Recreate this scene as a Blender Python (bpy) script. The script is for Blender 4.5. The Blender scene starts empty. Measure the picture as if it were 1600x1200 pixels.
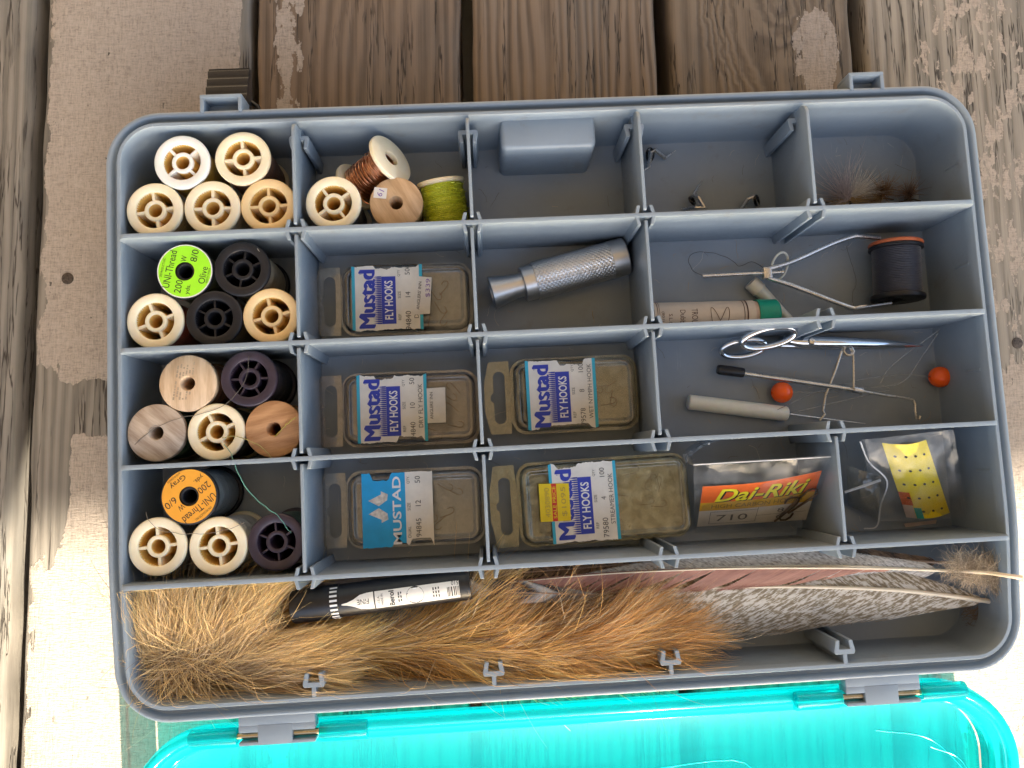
import bpy, bmesh, math, random
import numpy as np
from mathutils import Vector, Matrix, Euler, noise as mnoise

# ------------------------------------------------------------------ camera, world, sun, exposure
U = 0.00106                      # one drawing unit in metres (about a millimetre)
CAM = Vector((-31.5852, -23.4329, 283.7487))
FPX = 1202.55                    # focal length in pixels of the 1600 x 1200 photograph
CROT = (Matrix.Rotation(-0.0518, 3, 'Z') @ Matrix.Rotation(-0.0324, 3, 'Y') @ Matrix.Rotation(0.0916, 3, 'X'))
scene = bpy.context.scene
COL = scene.collection
cam_data = bpy.data.cameras.new('camera')
cam_data.sensor_width = 36.0
cam_data.lens = FPX / 1600 * 36.0
cam_data.clip_start = 0.01
cam_data.clip_end = 200.0
cam = bpy.data.objects.new('camera', cam_data)
COL.objects.link(cam)
cam.matrix_world = Matrix.Translation(CAM * U) @ CROT.to_4x4()
scene.camera = cam

SUN_EL, SUN_AZ = math.radians(16.5), math.radians(11)      # azimuth from -Y towards +X
SUN_DIR = Vector((math.sin(SUN_AZ) * math.cos(SUN_EL), -math.cos(SUN_AZ) * math.cos(SUN_EL), math.sin(SUN_EL)))
world = bpy.data.worlds.new('World'); scene.world = world; world.use_nodes = True
wn = world.node_tree
sky = wn.nodes.new('ShaderNodeTexSky'); sky.sky_type = 'NISHITA'; sky.sun_disc = False
sky.sun_elevation = SUN_EL; sky.sun_rotation = math.pi - SUN_AZ
sky.air_density = 1.0; sky.dust_density = 2.0; sky.ozone_density = 0.8
bg = wn.nodes['Background']; bg.inputs['Strength'].default_value = 0.07
wn.links.new(sky.outputs[0], bg.inputs['Color'])
sun_data = bpy.data.lights.new('sun', 'SUN'); sun_data.energy = 5.0; sun_data.angle = math.radians(0.53)
sun_data.color = (1.0, 0.90, 0.73)
sun = bpy.data.objects.new('sun', sun_data); COL.objects.link(sun)
sun.rotation_euler = SUN_DIR.to_track_quat('Z', 'Y').to_euler()
vs = scene.view_settings
vs.view_transform = 'Standard'; vs.look = 'None'; vs.gamma = 1.0; vs.use_curve_mapping = False
vs.exposure = 3.27
scene.cycles.max_bounces = 12; scene.cycles.transparent_max_bounces = 24
scene.cycles.caustics_reflective = False; scene.cycles.caustics_refractive = False
scene.cycles.sample_clamp_indirect = 6.0
scene.cycles.use_denoising = True

RND = random.Random(7)
def px(u, v, z):
    """photo pixel -> point on the horizontal plane at height z (drawing units)"""
    d = CROT @ Vector(((u - 800) / FPX, -(v - 600) / FPX, -1.0))
    return CAM + d * ((z - CAM.z) / d.z)

# ------------------------------------------------------------------ node helper
class NT:
    def __init__(s, name):
        s.m = bpy.data.materials.new(name); s.m.use_nodes = True
        s.t = s.m.node_tree; s.b = s.t.nodes['Principled BSDF']; s.out = s.t.nodes['Material Output']
        s._c = None
    def n(s, t): return s.t.nodes.new(t)
    def link(s, a, b):
        if isinstance(a, (int, float)): b.default_value = a
        elif isinstance(a, (tuple, list)): b.default_value = tuple(a) if len(a) != 3 or b.type != 'RGBA' else (*a, 1.0)
        else: s.t.links.new(a, b)
    def co(s, scale=(1, 1, 1), loc=(0, 0, 0), src='Object'):
        if s._c is None: s._c = s.n('ShaderNodeTexCoord')
        mp = s.n('ShaderNodeMapping'); k = 1.0 / U if src == 'Object' else 1.0
        mp.inputs['Scale'].default_value = [k * v for v in scale]; mp.inputs['Location'].default_value = loc
        s.t.links.new(s._c.outputs[src], mp.inputs['Vector']); return mp.outputs[0]
    def noise(s, vec, scale=1.0, detail=4.0, rough=0.55, dist=0.0):
        k = s.n('ShaderNodeTexNoise'); s.link(vec, k.inputs['Vector'])
        for nm, v in (('Scale', scale), ('Detail', detail), ('Roughness', rough), ('Distortion', dist)): k.inputs[nm].default_value = v
        return k.outputs[0]
    def vor(s, vec, scale=1.0, feature='F1'):
        k = s.n('ShaderNodeTexVoronoi'); k.feature = feature; s.link(vec, k.inputs['Vector']); k.inputs['Scale'].default_value = scale
        return k.outputs['Distance']
    def ma(s, op, a, b=0.0, c=0.0, clamp=False):
        k = s.n('ShaderNodeMath'); k.operation = op; k.use_clamp = clamp
        s.link(a, k.inputs[0]); s.link(b, k.inputs[1]); s.link(c, k.inputs[2]); return k.outputs[0]
    def sep(s, vec):
        k = s.n('ShaderNodeSeparateXYZ'); s.link(vec, k.inputs[0]); return k.outputs
    def comb(s, x, y, z=0.0):
        k = s.n('ShaderNodeCombineXYZ'); s.link(x, k.inputs[0]); s.link(y, k.inputs[1]); s.link(z, k.inputs[2]); return k.outputs[0]
    def ramp(s, f, stops):
        k = s.n('ShaderNodeValToRGB'); s.link(f, k.inputs[0]); e = k.color_ramp.elements
        while len(e) < len(stops): e.new(0.5)
        for q, (p, c) in zip(e, stops):
            q.position = p; q.color = (c, c, c, 1) if isinstance(c, (int, float)) else (*c, 1)
        return k.outputs[0]
    def step(s, f, a, b):
        k = s.n('ShaderNodeMapRange'); k.interpolation_type = 'SMOOTHSTEP'
        s.link(f, k.inputs[0]); k.inputs[1].default_value = a; k.inputs[2].default_value = b; return k.outputs[0]
    def mix(s, f, a, b):
        k = s.n('ShaderNodeMix'); k.data_type = 'RGBA'; s.link(f, k.inputs[0]); s.link(a, k.inputs[6]); s.link(b, k.inputs[7]); return k.outputs[2]
    def bump(s, h, strength=0.3, dist=0.5, normal=None):
        k = s.n('ShaderNodeBump'); k.inputs['Strength'].default_value = strength; k.inputs['Distance'].default_value = dist * U
        s.link(h, k.inputs['Height'])
        if normal is not None: s.t.links.new(normal, k.inputs['Normal'])
        return k.outputs[0]
    def set(s, **kw):
        for k, v in kw.items(): s.link(v, s.b.inputs[k.replace('_', ' ')])
        return s

def srgb(r, g, b):
    f = lambda c: c / 12.92 if c <= 0.04045 else ((c + 0.055) / 1.055) ** 2.4
    return tuple(f(c / 255.0) for c in (r, g, b))

MATS = {}
def plain(name, color, rough=0.5, metal=0.0, var=0.12, vscale=0.25, bump=0.05, bscale=2.0, sss=0.0, coat=0.0, spec=0.5):
    """a plain material with some uneven colour, gloss and fine relief"""
    if name in MATS: return MATS[name]
    k = NT(name); c = k.co()
    n1 = k.noise(c, vscale, 5, 0.6); n2 = k.noise(c, bscale, 4, 0.6)
    lo = tuple(v * (1 - var) for v in color); hi = tuple(min(1, v * (1 + var)) for v in color)
    k.set(Base_Color=k.ramp(n1, [(0.3, lo), (0.7, hi)]), Metallic=metal,
          Roughness=k.ramp(n2, [(0.25, max(0.02, rough - 0.08)), (0.75, min(1, rough + 0.08))]), Normal=k.bump(n2, bump, 0.4), Specular_IOR_Level=spec)
    if sss: k.set(Subsurface_Weight=sss, Subsurface_Radius=(1.0, 0.6, 0.3)); k.b.inputs['Subsurface Scale'].default_value = 3 * U
    if coat: k.set(Coat_Weight=coat)
    MATS[name] = k.m; return k.m

def clear(name, tint, gloss=0.12, haze=0.05, rough=0.06, hazecol=(0.7, 0.7, 0.62), bump=0.15, bscale=0.25, fk=1.0):
    """thin clear plastic: tinted see-through, a little haze, glossy at grazing angles"""
    if name in MATS: return MATS[name]
    k = NT(name); t = k.t; t.nodes.remove(k.b)
    c = k.co(); nz = k.noise(c, bscale, 4, 0.6); nrm = k.bump(nz, bump, 0.8)
    tr = k.n('ShaderNodeBsdfTransparent'); tr.inputs[0].default_value = (*tint, 1)
    df = k.n('ShaderNodeBsdfDiffuse'); df.inputs[0].default_value = (*hazecol, 1)
    gl = k.n('ShaderNodeBsdfGlossy'); gl.inputs['Roughness'].default_value = rough; t.links.new(nrm, gl.inputs['Normal'])
    fr = k.n('ShaderNodeFresnel'); fr.inputs[0].default_value = 1.5; t.links.new(nrm, fr.inputs['Normal'])
    m1 = k.n('ShaderNodeMixShader'); k.link(k.ma('MULTIPLY', k.step(nz, 0.3, 0.8), haze * 2), m1.inputs[0]); t.links.new(tr.outputs[0], m1.inputs[1]); t.links.new(df.outputs[0], m1.inputs[2])
    m2 = k.n('ShaderNodeMixShader'); k.link(k.ma('MULTIPLY_ADD', fr.outputs[0], fk, gloss - 0.04, clamp=True), m2.inputs[0])
    t.links.new(m1.outputs[0], m2.inputs[1]); t.links.new(gl.outputs[0], m2.inputs[2]); t.links.new(m2.outputs[0], k.out.inputs[0])
    MATS[name] = k.m; return k.m

# ------------------------------------------------------------------ objects and meshes
ORG = {}
def tag(o, label=None, cat=None, group=None, kind=None):
    for k, v in (('label', label), ('category', cat), ('group', group), ('kind', kind)):
        if v: o[k] = v
    return o
def thing(name, label, cat, loc=(0, 0, 0), rot=None, group=None, kind=None):
    o = bpy.data.objects.new(name, None); COL.objects.link(o)
    o.empty_display_size = 0.01; o.location = Vector(loc) * U
    if rot is not None: o.rotation_euler = rot.to_euler() if isinstance(rot, Matrix) else Euler(rot)
    ORG[o.name] = Vector(loc)
    return tag(o, label, cat, group, kind)

class MB:
    """collects shapes in drawing units, builds one mesh object"""
    def __init__(s): s.v = []; s.f = []; s.M = None
    def add(s, vs, fs):
        k = len(s.v)
        s.v += [Vector(p) if s.M is None else s.M @ Vector(p) for p in vs]
        s.f += [tuple(i + k for i in f) for f in fs]; return s
    def box(s, x0, x1, y0, y1, z0, z1):
        return s.add([(x0, y0, z0), (x1, y0, z0), (x1, y1, z0), (x0, y1, z0), (x0, y0, z1), (x1, y0, z1), (x1, y1, z1), (x0, y1, z1)],
                     [(0, 3, 2, 1), (4, 5, 6, 7), (0, 1, 5, 4), (1, 2, 6, 5), (2, 3, 7, 6), (3, 0, 4, 7)])
    def prism(s, poly, z0, z1, axis='Z'):
        n = len(poly); P = []
        for z in (z0, z1):
            for a, b in poly: P.append((a, b, z) if axis == 'Z' else ((a, z, b) if axis == 'Y' else (z, a, b)))
        F = [(i, (i + 1) % n, n + (i + 1) % n, n + i) for i in range(n)] + [tuple(range(n))[::-1], tuple(range(n, 2 * n))]
        return s.add(P, F)
    def lathe(s, prof, seg=40, loop=True, caps=False, wob=None):
        n = len(prof); P = []
        for i in range(seg):
            a = 2 * math.pi * i / seg; ca, sa = math.cos(a), math.sin(a)
            for j, (r, z) in enumerate(prof):
                rr = r + (wob(i, j) if wob else 0); P.append((rr * ca, rr * sa, z))
        F = []
        for i in range(seg):
            k = (i + 1) % seg
            for j in range(n if loop else n - 1):
                l = (j + 1) % n; F.append((i * n + j, k * n + j, k * n + l, i * n + l))
        if caps: F.append(tuple(i * n for i in range(seg))[::-1]); F.append(tuple(i * n + n - 1 for i in range(seg)))
        return s.add(P, F)
    def tube(s, pts, r, seg=8, caps=True):
        pts = [Vector(p) for p in pts]; n = len(pts); P = []; F = []
        rs = r if isinstance(r, (list, tuple)) else [r] * n
        up = None
        for i, p in enumerate(pts):
            t = (pts[min(i + 1, n - 1)] - pts[max(i - 1, 0)]).normalized()
            if up is None: up = Vector((0, 0, 1)) if abs(t.z) < 0.9 else Vector((1, 0, 0))
            a = (up - t * up.dot(t)); a = a.normalized() if a.length > 1e-6 else t.orthogonal().normalized()
            up = a; b = t.cross(a)
            for k in range(seg):
                q = 2 * math.pi * k / seg; P.append(p + (a * math.cos(q) + b * math.sin(q)) * rs[i])
        for i in range(n - 1):
            for k in range(seg): l = (k + 1) % seg; F.append((i * seg + k, i * seg + l, (i + 1) * seg + l, (i + 1) * seg + k))
        if caps: F.append(tuple(range(seg))[::-1]); F.append(tuple((n - 1) * seg + k for k in range(seg)))
        return s.add(P, F)
    def ball(s, c, r, seg=24):
        n = seg // 2; prof = [(max(1e-3, r * math.sin(math.pi * i / n)), -r * math.cos(math.pi * i / n)) for i in range(n + 1)]
        M = s.M; s.M = (M or Matrix()) @ Matrix.Translation(c); s.lathe(prof, seg, loop=False); s.M = M; return s
    def rr(s, a, b, r, prof, cx=0.0, cy=0.0, nc=8, ns=6, cap0=True, cap1=True, zf=None):
        """sweep profile [(d, z)] round a rounded rectangle with half sizes a, b and corner radius r"""
        n = len(prof); P = []; rings = 0; base = []
        for sx, sy, a0 in ((1, 1, 0), (-1, 1, 90), (-1, -1, 180), (1, -1, 270)):
            for i in range(nc + 1): base.append((sx, sy, math.radians(a0 + 90 * i / nc)))
        pts = []
        for k in range(len(base)):
            pts.append((base[k], None)); nx = base[(k + 1) % len(base)]
            if base[k][2] % (math.pi / 2) < 1e-6 and abs(nx[2] - base[k][2]) % (2 * math.pi) < 1e-6 or (nx[0], nx[1]) != (base[k][0], base[k][1]):
                for q in range(1, ns): pts.append((base[k], (nx, q / ns)))
        def at(bs, d):
            sx, sy, an = bs; R = max(r + d, 0.05)
            return Vector((cx + sx * (a - r) + R * math.cos(an), cy + sy * (b - r) + R * math.sin(an)))
        for bs, o in pts:
            for d, z in prof:
                p = at(bs, d)
                if o: p = p.lerp(at(o[0], d), o[1])
                P.append((p.x, p.y, z + (zf(p.x, p.y, z) if zf else 0)))
        m = len(pts); F = []
        for i in range(m):
            k = (i + 1) % m
            for j in range(n - 1): F.append((i * n + j, k * n + j, k * n + j + 1, i * n + j + 1))
        if cap0: F.append(tuple(i * n for i in range(m))[::-1])
        if cap1: F.append(tuple(i * n + n - 1 for i in range(m)))
        return s.add(P, F)
    def mesh(s, name, bevel=0.0, smooth=True, flip=False, angle=35, bseg=2):
        me = bpy.data.meshes.new(name)
        me.from_pydata([p * U for p in s.v], [], s.f)
        bm = bmesh.new(); bm.from_mesh(me)
        if bevel:
            ed = [e for e in bm.edges if len(e.link_faces) == 2 and e.calc_face_angle(0) > math.radians(30)]
            bmesh.ops.bevel(bm, geom=ed, offset=bevel * U, segments=bseg, profile=0.6, affect='EDGES', clamp_overlap=True)
        if flip is not None and flip != 'keep': bmesh.ops.recalc_face_normals(bm, faces=bm.faces)
        bm.to_mesh(me); bm.free()
        if smooth:
            me.polygons.foreach_set('use_smooth', [True] * len(me.polygons)); me.set_sharp_from_angle(angle=math.radians(angle))
        me.update(); return me
    def build(s, name, mat, parent=None, world=False, **kw):
        if world and parent is not None:
            o0 = ORG[parent.name]; s.v = [p - o0 for p in s.v]
        return link(name, s.mesh(name, **kw), mat, parent)

def link(name, me, mat, parent=None):
    if mat is not None and len(me.materials) == 0: me.materials.append(mat)
    o = bpy.data.objects.new(name, me); COL.objects.link(o)
    if parent is not None:
        o.parent = parent; ORG[o.name] = ORG[parent.name]
    else: ORG[o.name] = Vector((0, 0, 0))
    return o

def spline(pts, n=40):
    """Catmull-Rom through points"""
    P = [Vector(p) for p in pts]; P = [2 * P[0] - P[1]] + P + [2 * P[-1] - P[-2]]; out = []
    m = len(P) - 3
    for i in range(n + 1):
        t = i / n * m; k = min(int(t), m - 1); t -= k; a, b, c, d = P[k:k + 4]
        out.append(0.5 * ((2 * b) + (c - a) * t + (2 * a - 5 * b + 4 * c - d) * t * t + (3 * b - a - 3 * c + d) * t ** 3))
    return out

# ------------------------------------------------------------------ lettering
TXT = {}
def text2d(s, bold=0.0, shear=0.0):
    key = (s, bold, shear)
    if key in TXT: return TXT[key]
    cu = bpy.data.curves.new('lettering', 'FONT'); cu.body = s; cu.offset = bold; cu.shear = shear; cu.resolution_u = 3
    ob = bpy.data.objects.new('lettering', cu); me = bpy.data.meshes.new_from_object(ob)
    V = [(v.co.x, v.co.y) for v in me.vertices]; F = [tuple(p.vertices) for p in me.polygons]
    bpy.data.objects.remove(ob); bpy.data.curves.remove(cu); bpy.data.meshes.remove(me)
    xs = [v[0] for v in V]; ys = [v[1] for v in V]; w = max(xs) - min(xs); h = max(ys) - min(ys)
    TXT[key] = ([((x - min(xs)) / w - 0.5, (y - min(ys)) / h - 0.5) for x, y in V], F, w / h); return TXT[key]
def put_text(s, parent, mat, org, xd, yd, w=None, h=None, bold=0.0, shear=0.0, name='lettering', fn=None, world=False):
    """flat printed lettering centred at org, reading along xd, letters upright along yd"""
    V, F, asp = text2d(s, bold, shear)
    if w is None: w = h * asp
    if h is None: h = w / asp
    org, xd, yd = Vector(org), Vector(xd), Vector(yd)
    P = [org + xd * (x * w) + yd * (y * h) for x, y in V]
    if fn: P = [fn(p) for p in P]
    m = MB(); m.add(P, F)
    return m.build(name, mat, parent, world=world, smooth=False, flip='keep')
# ------------------------------------------------------------------ the deck
DECK_Z = -41.0
def wood(name, dark, light, paint=None, seed=0.0, blobs=(), knot=None, ring=1.3, pcol=(0.32, 0.272, 0.228), grey=0.3, soft=0.35, ringw=0.22):
    """weathered board: growth rings, cracks, and old tan paint where bias(x) says so; paint = ramp stops over x in -50..50"""
    k = NT(name); c = k.co(loc=(seed * 37, seed * 91, seed * 13)); o = k.co(); x, y, z = k.sep(o)
    wn_ = k.noise(k.co((0.02, 0.0035, 0.02), (seed * 5, seed * 3, 0)), 1, 3, 0.5)
    ph = k.ma('MULTIPLY_ADD', wn_, 26.0, x)
    if knot:
        kx, ky, kr = knot
        dx = k.ma('MULTIPLY', k.ma('SUBTRACT', x, kx), 1.0); dy = k.ma('MULTIPLY', k.ma('SUBTRACT', y, ky), 0.62)
        dd = k.ma('SQRT', k.ma('ADD', k.ma('MULTIPLY', dx, dx), k.ma('MULTIPLY', dy, dy)))
        dd = k.ma('MULTIPLY_ADD', k.noise(o, 0.11, 3), 9.0, dd)
        w = k.step(dd, kr * 2.6, kr * 0.5)
        ph = k.ma('ADD', k.ma('MULTIPLY', ph, k.ma('SUBTRACT', 1.0, w)), k.ma('MULTIPLY', k.ma('MULTIPLY', dd, 1.5), w))
    rings = k.ma('MULTIPLY_ADD', k.ma('SINE', k.ma('MULTIPLY', ph, ring)), 0.5, 0.5)
    fib = k.ma('ADD', k.ma('MULTIPLY', k.noise(k.co((1.1, 0.008, 1.1), (seed, seed * 7, 0)), 1, 6, 0.6), 0.65), k.ma('MULTIPLY', k.noise(k.co((4.0, 0.03, 3.0), (seed, 3, 0)), 1, 4, 0.6), 0.35))
    blot = k.noise(k.co((0.05, 0.02, 0.05), (seed * 2, seed, 0)), 1, 5, 0.6)
    g = k.ma('ADD', k.ma('MULTIPLY', rings, ringw), k.ma('ADD', k.ma('MULTIPLY', fib, 0.66), k.ma('MULTIPLY', blot, 0.42)))
    col = k.ramp(g, [(0.32, dark), (0.78, light)])
    gr = k.step(k.noise(k.co((0.03, 0.012, 0.03), (seed * 9, 4, 0)), 1, 4), 0.42, 0.7)
    col = k.mix(k.ma('MULTIPLY', gr, grey), col, (0.14, 0.135, 0.125))
    cn = k.noise(k.co((0.13, 0.0055, 0.1), (seed * 11, seed * 2, 0)), 1, 5, 0.6)
    crack = k.step(k.ma('ABSOLUTE', k.ma('SUBTRACT', cn, 0.5)), 0.013, 0.003)
    crack = k.ma('MULTIPLY', crack, k.step(k.noise(k.co((0.05, 0.01, 0.05), (seed, 8, 0)), 1, 2), 0.40, 0.52))
    col = k.mix(k.ma('MULTIPLY', crack, 0.85), col, (0.02, 0.014, 0.01))
    # paint
    if paint:
        bias = k.ramp(k.ma('MULTIPLY_ADD', x, 0.01, 0.5), paint)
    else: bias = 0.0
    for bx_, by_, rx, ry, am in blobs:
        ex = k.ma('MULTIPLY', k.ma('SUBTRACT', x, bx_), 1.0 / rx); ey = k.ma('MULTIPLY', k.ma('SUBTRACT', y, by_), 1.0 / ry)
        r2 = k.ma('ADD', k.ma('MULTIPLY', ex, ex), k.ma('MULTIPLY', ey, ey))
        bias = k.ma('MULTIPLY_ADD', k.step(r2, 1.6, 0.2), am, bias)
    pn = k.noise(k.co((0.10, 0.055, 0.1), (seed * 3, seed * 17, 0)), 1, 7, 0.62)
    pn2 = k.noise(k.co((0.55, 0.22, 0.5), (seed, seed, 0)), 1, 4, 0.6)
    pm = k.ma('ADD', k.ma('ADD', bias, k.ma('MULTIPLY_ADD', pn, 0.9, -0.45)), k.ma('MULTIPLY_ADD', pn2, 0.26, -0.13))
    pm = k.ma('SUBTRACT', pm, k.ma('MULTIPLY', rings, 0.05)); pm = k.ma('SUBTRACT', pm, k.ma('MULTIPLY', k.step(k.noise(k.co((0.22, 0.13, 0.2), (seed * 4, 2, 0)), 1, 5, 0.6), 0.665, 0.70), 0.7))
    mask = k.step(pm, 0.49, 0.51)
    weave = k.ma('MULTIPLY', k.noise(k.co((1.5, 0.25, 1)), 1, 3, 0.7), k.noise(k.co((0.3, 1.7, 1)), 1, 3, 0.7))
    fine = k.noise(c, 1.4, 5, 0.7)
    pc = k.ramp(k.ma('ADD', k.ma('MULTIPLY', weave, 1.6), k.ma('MULTIPLY', fine, 0.45)), [(0.36, tuple(v * 0.58 for v in pcol)), (0.62, pcol), (0.85, tuple(min(1, v * 1.16) for v in pcol))])
    pc = k.mix(k.ma('MULTIPLY', k.step(blot, 0.45, 0.75), 0.25), pc, tuple(v * 0.8 for v in pcol))
    edge = k.ma('MULTIPLY', k.step(pm, 0.47, 0.495), k.ma('SUBTRACT', 1.0, k.step(pm, 0.505, 0.53)))
    col = k.mix(mask, col, pc)
    h = k.ma('ADD', k.ma('MULTIPLY', rings, k.ma('SUBTRACT', soft, k.ma('MULTIPLY', mask, soft * 0.6))), k.ma('MULTIPLY', fib, 0.5))
    h = k.ma('SUBTRACT', h, k.ma('MULTIPLY', k.ma('MULTIPLY', crack, k.ma('MULTIPLY_ADD', mask, -0.85, 1.0)), 2.0))
    h = k.ma('ADD', h, k.ma('MULTIPLY', mask, k.ma('MULTIPLY_ADD', weave, 1.4, 0.35)))
    k.set(Base_Color=col, Roughness=k.ramp(fib, [(0.3, 0.62), (0.7, 0.85)]), Normal=k.bump(h, 0.6, 0.5), Specular_IOR_Level=0.35)
    return k.m

ANG = math.radians(-1.95)
ground = MB().box(-6000, 6000, -6000, 6000, DECK_Z - 420, DECK_Z - 400).build('ground', plain('soil', (0.06, 0.05, 0.04), 0.95, var=0.3, vscale=0.02, bump=0.4))
tag(ground, 'bare dark soil below the gaps of the deck', None, None, 'structure')
deck = thing('deck', 'weathered board deck with peeling tan paint under the tackle box', None, (0, 0, DECK_Z), (0, 0, ANG), kind='structure')
BR_D, BR_L = (0.030, 0.020, 0.013), (0.185, 0.132, 0.092)
GY_D, GY_L = (0.055, 0.047, 0.038), (0.22, 0.195, 0.162)
wm_paint = wood('painted_board', GY_D, GY_L, [(0.06, 0.30), (0.12, 0.72), (0.84, 0.76), (0.89, 0.62), (0.93, 0.10)], seed=1.0,
                blobs=[(-8, -2, 46, 11, -0.62), (-36, -28, 10, 40, -0.5), (38, -22, 14, 20, -0.5)])
wm_brown = wood('brown_board', BR_D, BR_L, [(0.05, 0.18), (0.11, 0.40), (0.17, 0.60), (0.25, 0.5), (0.31, 0.10), (0.6, 0.14), (0.75, 0.22), (0.95, 0.1)], seed=2.3, ring=1.15)
wm_brown2 = wood('grooved_board', BR_D, (0.20, 0.148, 0.105), [(0.1, 0.05), (0.5, 0.1), (0.8, 0.2), (0.95, 0.12)], seed=3.9, ring=1.5, soft=0.9, ringw=0.36)
wm_knot = wood('knotted_board', (0.04, 0.029, 0.02), (0.19, 0.145, 0.102), [(0.05, 0.0), (0.5, 0.08), (0.75, 0.18), (0.95, 0.15)], seed=5.2, ring=0.9, soft=0.7,
               knot=(9, 176, 17), blobs=[(24, 152, 13, 24, 0.5), (-6, 172, 7, 11, 0.25)])
wm_grey = wood('grey_board', (0.075, 0.065, 0.052), (0.27, 0.24, 0.20), [(0.1, 0.20), (0.3, 0.46), (0.6, 0.50), (0.9, 0.42)], seed=6.6, ring=1.0, grey=0.5,
               blobs=[(10, -70, 60, 70, 0.35)])
wm_grey2 = wood('worn_board', GY_D, GY_L, [(0.1, 0.3), (0.6, 0.32), (0.8, 0.42), (0.9, 0.1)], seed=7.7, grey=0.6)
planks = [(-225.6, -314, wm_grey2), (-219.4, -132.2, wm_paint), (-128.9, -39.6, wm_brown), (-34.4, 47.4, wm_brown2), (53.3, 136.1, wm_knot), (141.2, 231, wm_grey)]
x = -318
while x > -1500: planks.append((x, x - 88, RND.choice([wm_grey2, wm_paint, wm_grey]))); x -= 93
x = 236
while x < 1500: planks.append((x, x + 88, RND.choice([wm_grey2, wm_paint, wm_grey]))); x += 93
for i, (xa, xb, m) in enumerate(planks):
    xa, xb = min(xa, xb), max(xa, xb); near = i < 6
    cx, hw = (xa + xb) / 2, (xb - xa) / 2; r = 3.2; prof = []
    for q in range(5): a = math.pi / 2 * q / 4; prof.append((-hw + r - r * math.cos(a), -r + r * math.sin(a)))
    nx = 14
    for q in range(1, nx): prof.append((-hw + r + (2 * hw - 2 * r) * q / nx, 0))
    for q in range(5): a = math.pi / 2 * q / 4; prof.append((hw - r + r * math.sin(a), -r + r * math.cos(a)))
    prof += [(hw, -32), (-hw, -32)]
    ys = [-1500 + 40 * q for q in range(28)] + [-370 + 8 * q for q in range(84)] + [320 + 60 * q for q in range(16)] if near else [-1500, 1250]
    P = []; F = []; n = len(prof)
    for yy in ys:
        for (ax, az) in prof:
            w = 0.0
            if near and az > -20:
                e = max(0, abs(ax) - hw + 6) / 6
                w = mnoise.noise(Vector((ax * 0.2, yy * 0.03, i * 9.1))) * (0.3 + 0.9 * e)
                ax += mnoise.noise(Vector((i * 3.3, yy * 0.05, 1 if ax > 0 else 5))) * 1.1 * e
            P.append((ax, yy, az + w - 0.3))
    for a in range(len(ys) - 1):
        for b in range(n): F.append((a * n + b, a * n + (b + 1) % n, (a + 1) * n + (b + 1) % n, (a + 1) * n + b))
    F += [tuple(range(n)), tuple((len(ys) - 1) * n + b for b in range(n))[::-1]]
    o = MB().add(P, F).build('plank', m, deck, angle=60); o.location = (cx * U, 0, 0)
dark_wood = plain('joist_wood', (0.10, 0.075, 0.05), 0.85, bump=0.3)
for yy in (-1300, -890, -480, 330, 740, 1150):
    MB().box(-1500, 1500, yy - 19, yy + 19, -125, -32.6).build('joist', dark_wood, deck)
# nail heads
for u, v in ((105, 435), (1590, 536)):
    p = px(u, v, DECK_Z); p = Matrix.Rotation(-ANG, 3, 'Z') @ p
    m = MB(); m.M = Matrix.Translation((p.x, p.y, 0)); m.lathe([(0.1, 0.1), (1.6, 0.15), (2.4, 0.0), (2.7, -0.9)], 16, loop=False, caps=True)
    m.build('nail_head', plain('rusty_steel', (0.09, 0.075, 0.065), 0.6, 0.8, var=0.5, vscale=1.0), deck)

# added unseen rail whose wide board keeps the sun off the box
ZB = 262; YB = -30 - (ZB - DECK_Z) / math.tan(SUN_EL) * math.cos(SUN_AZ)
blocker = thing('sun_blocker', 'added unseen wooden rail with one wide board, shading the box from the sun', 'blocker', (0, YB, DECK_Z))
bw = plain('blocker_wood', (0.28, 0.24, 0.19), 0.8, bump=0.2)
MB().box(-1000, 1300, YB - 18, YB, ZB, ZB + 112).build('blocker_board', bw, blocker, world=True, bevel=2)
for xx in (-1000, 1240):
    MB().box(xx, xx + 60, YB - 80, YB - 18.5, DECK_Z, ZB + 100).build('blocker_post', bw, blocker, world=True, bevel=2)

# ------------------------------------------------------------------ the tackle box
Q, P_ = 42.79, 66.0
FLOOR = -37.0
CX, CY, HA, HB, RC = -1.2, -0.3, 164.2, 108.4, 14.0
def plastic():
    k = NT('grey_blue_plastic'); c = k.co()
    n1 = k.noise(c, 0.04, 5, 0.6); n2 = k.noise(c, 3.0, 3, 0.6); n3 = k.noise(c, 0.6, 5, 0.7)
    sc = k.noise(k.co((0.05, 1.2, 0.6)), 1, 5, 0.7)
    col = k.ramp(n1, [(0.3, (0.20, 0.248, 0.302)), (0.7, (0.225, 0.278, 0.335))])
    dirt = k.ma('MULTIPLY', k.step(n3, 0.55, 0.8), 0.28)
    col = k.mix(dirt, col, (0.20, 0.20, 0.195)); col = k.mix(k.ma('MULTIPLY', k.step(k.noise(c, 0.09, 6, 0.7), 0.56, 0.72), 0.35), col, (0.17, 0.16, 0.14)); scr = k.noise(k.co((0.9, 0.035, 0.2), (3, 5, 0)), 1, 4, 0.75); col = k.mix(k.ma('MULTIPLY', k.step(scr, 0.66, 0.74), 0.35), col, (0.42, 0.46, 0.50))
    k.set(Base_Color=col, Roughness=k.ramp(k.ma('ADD', k.ma('MULTIPLY', n3, 0.6), k.ma('MULTIPLY', sc, 0.4)), [(0.3, 0.27), (0.7, 0.46)]), Normal=k.bump(n2, 0.06, 0.3), Specular_IOR_Level=0.55)
    return k.m
PL = plastic()
box = thing('tackle_box', 'grey blue plastic compartment box with open cyan lid, filled with fly tying materials', 'tackle box', (CX, CY, DECK_Z))
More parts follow.
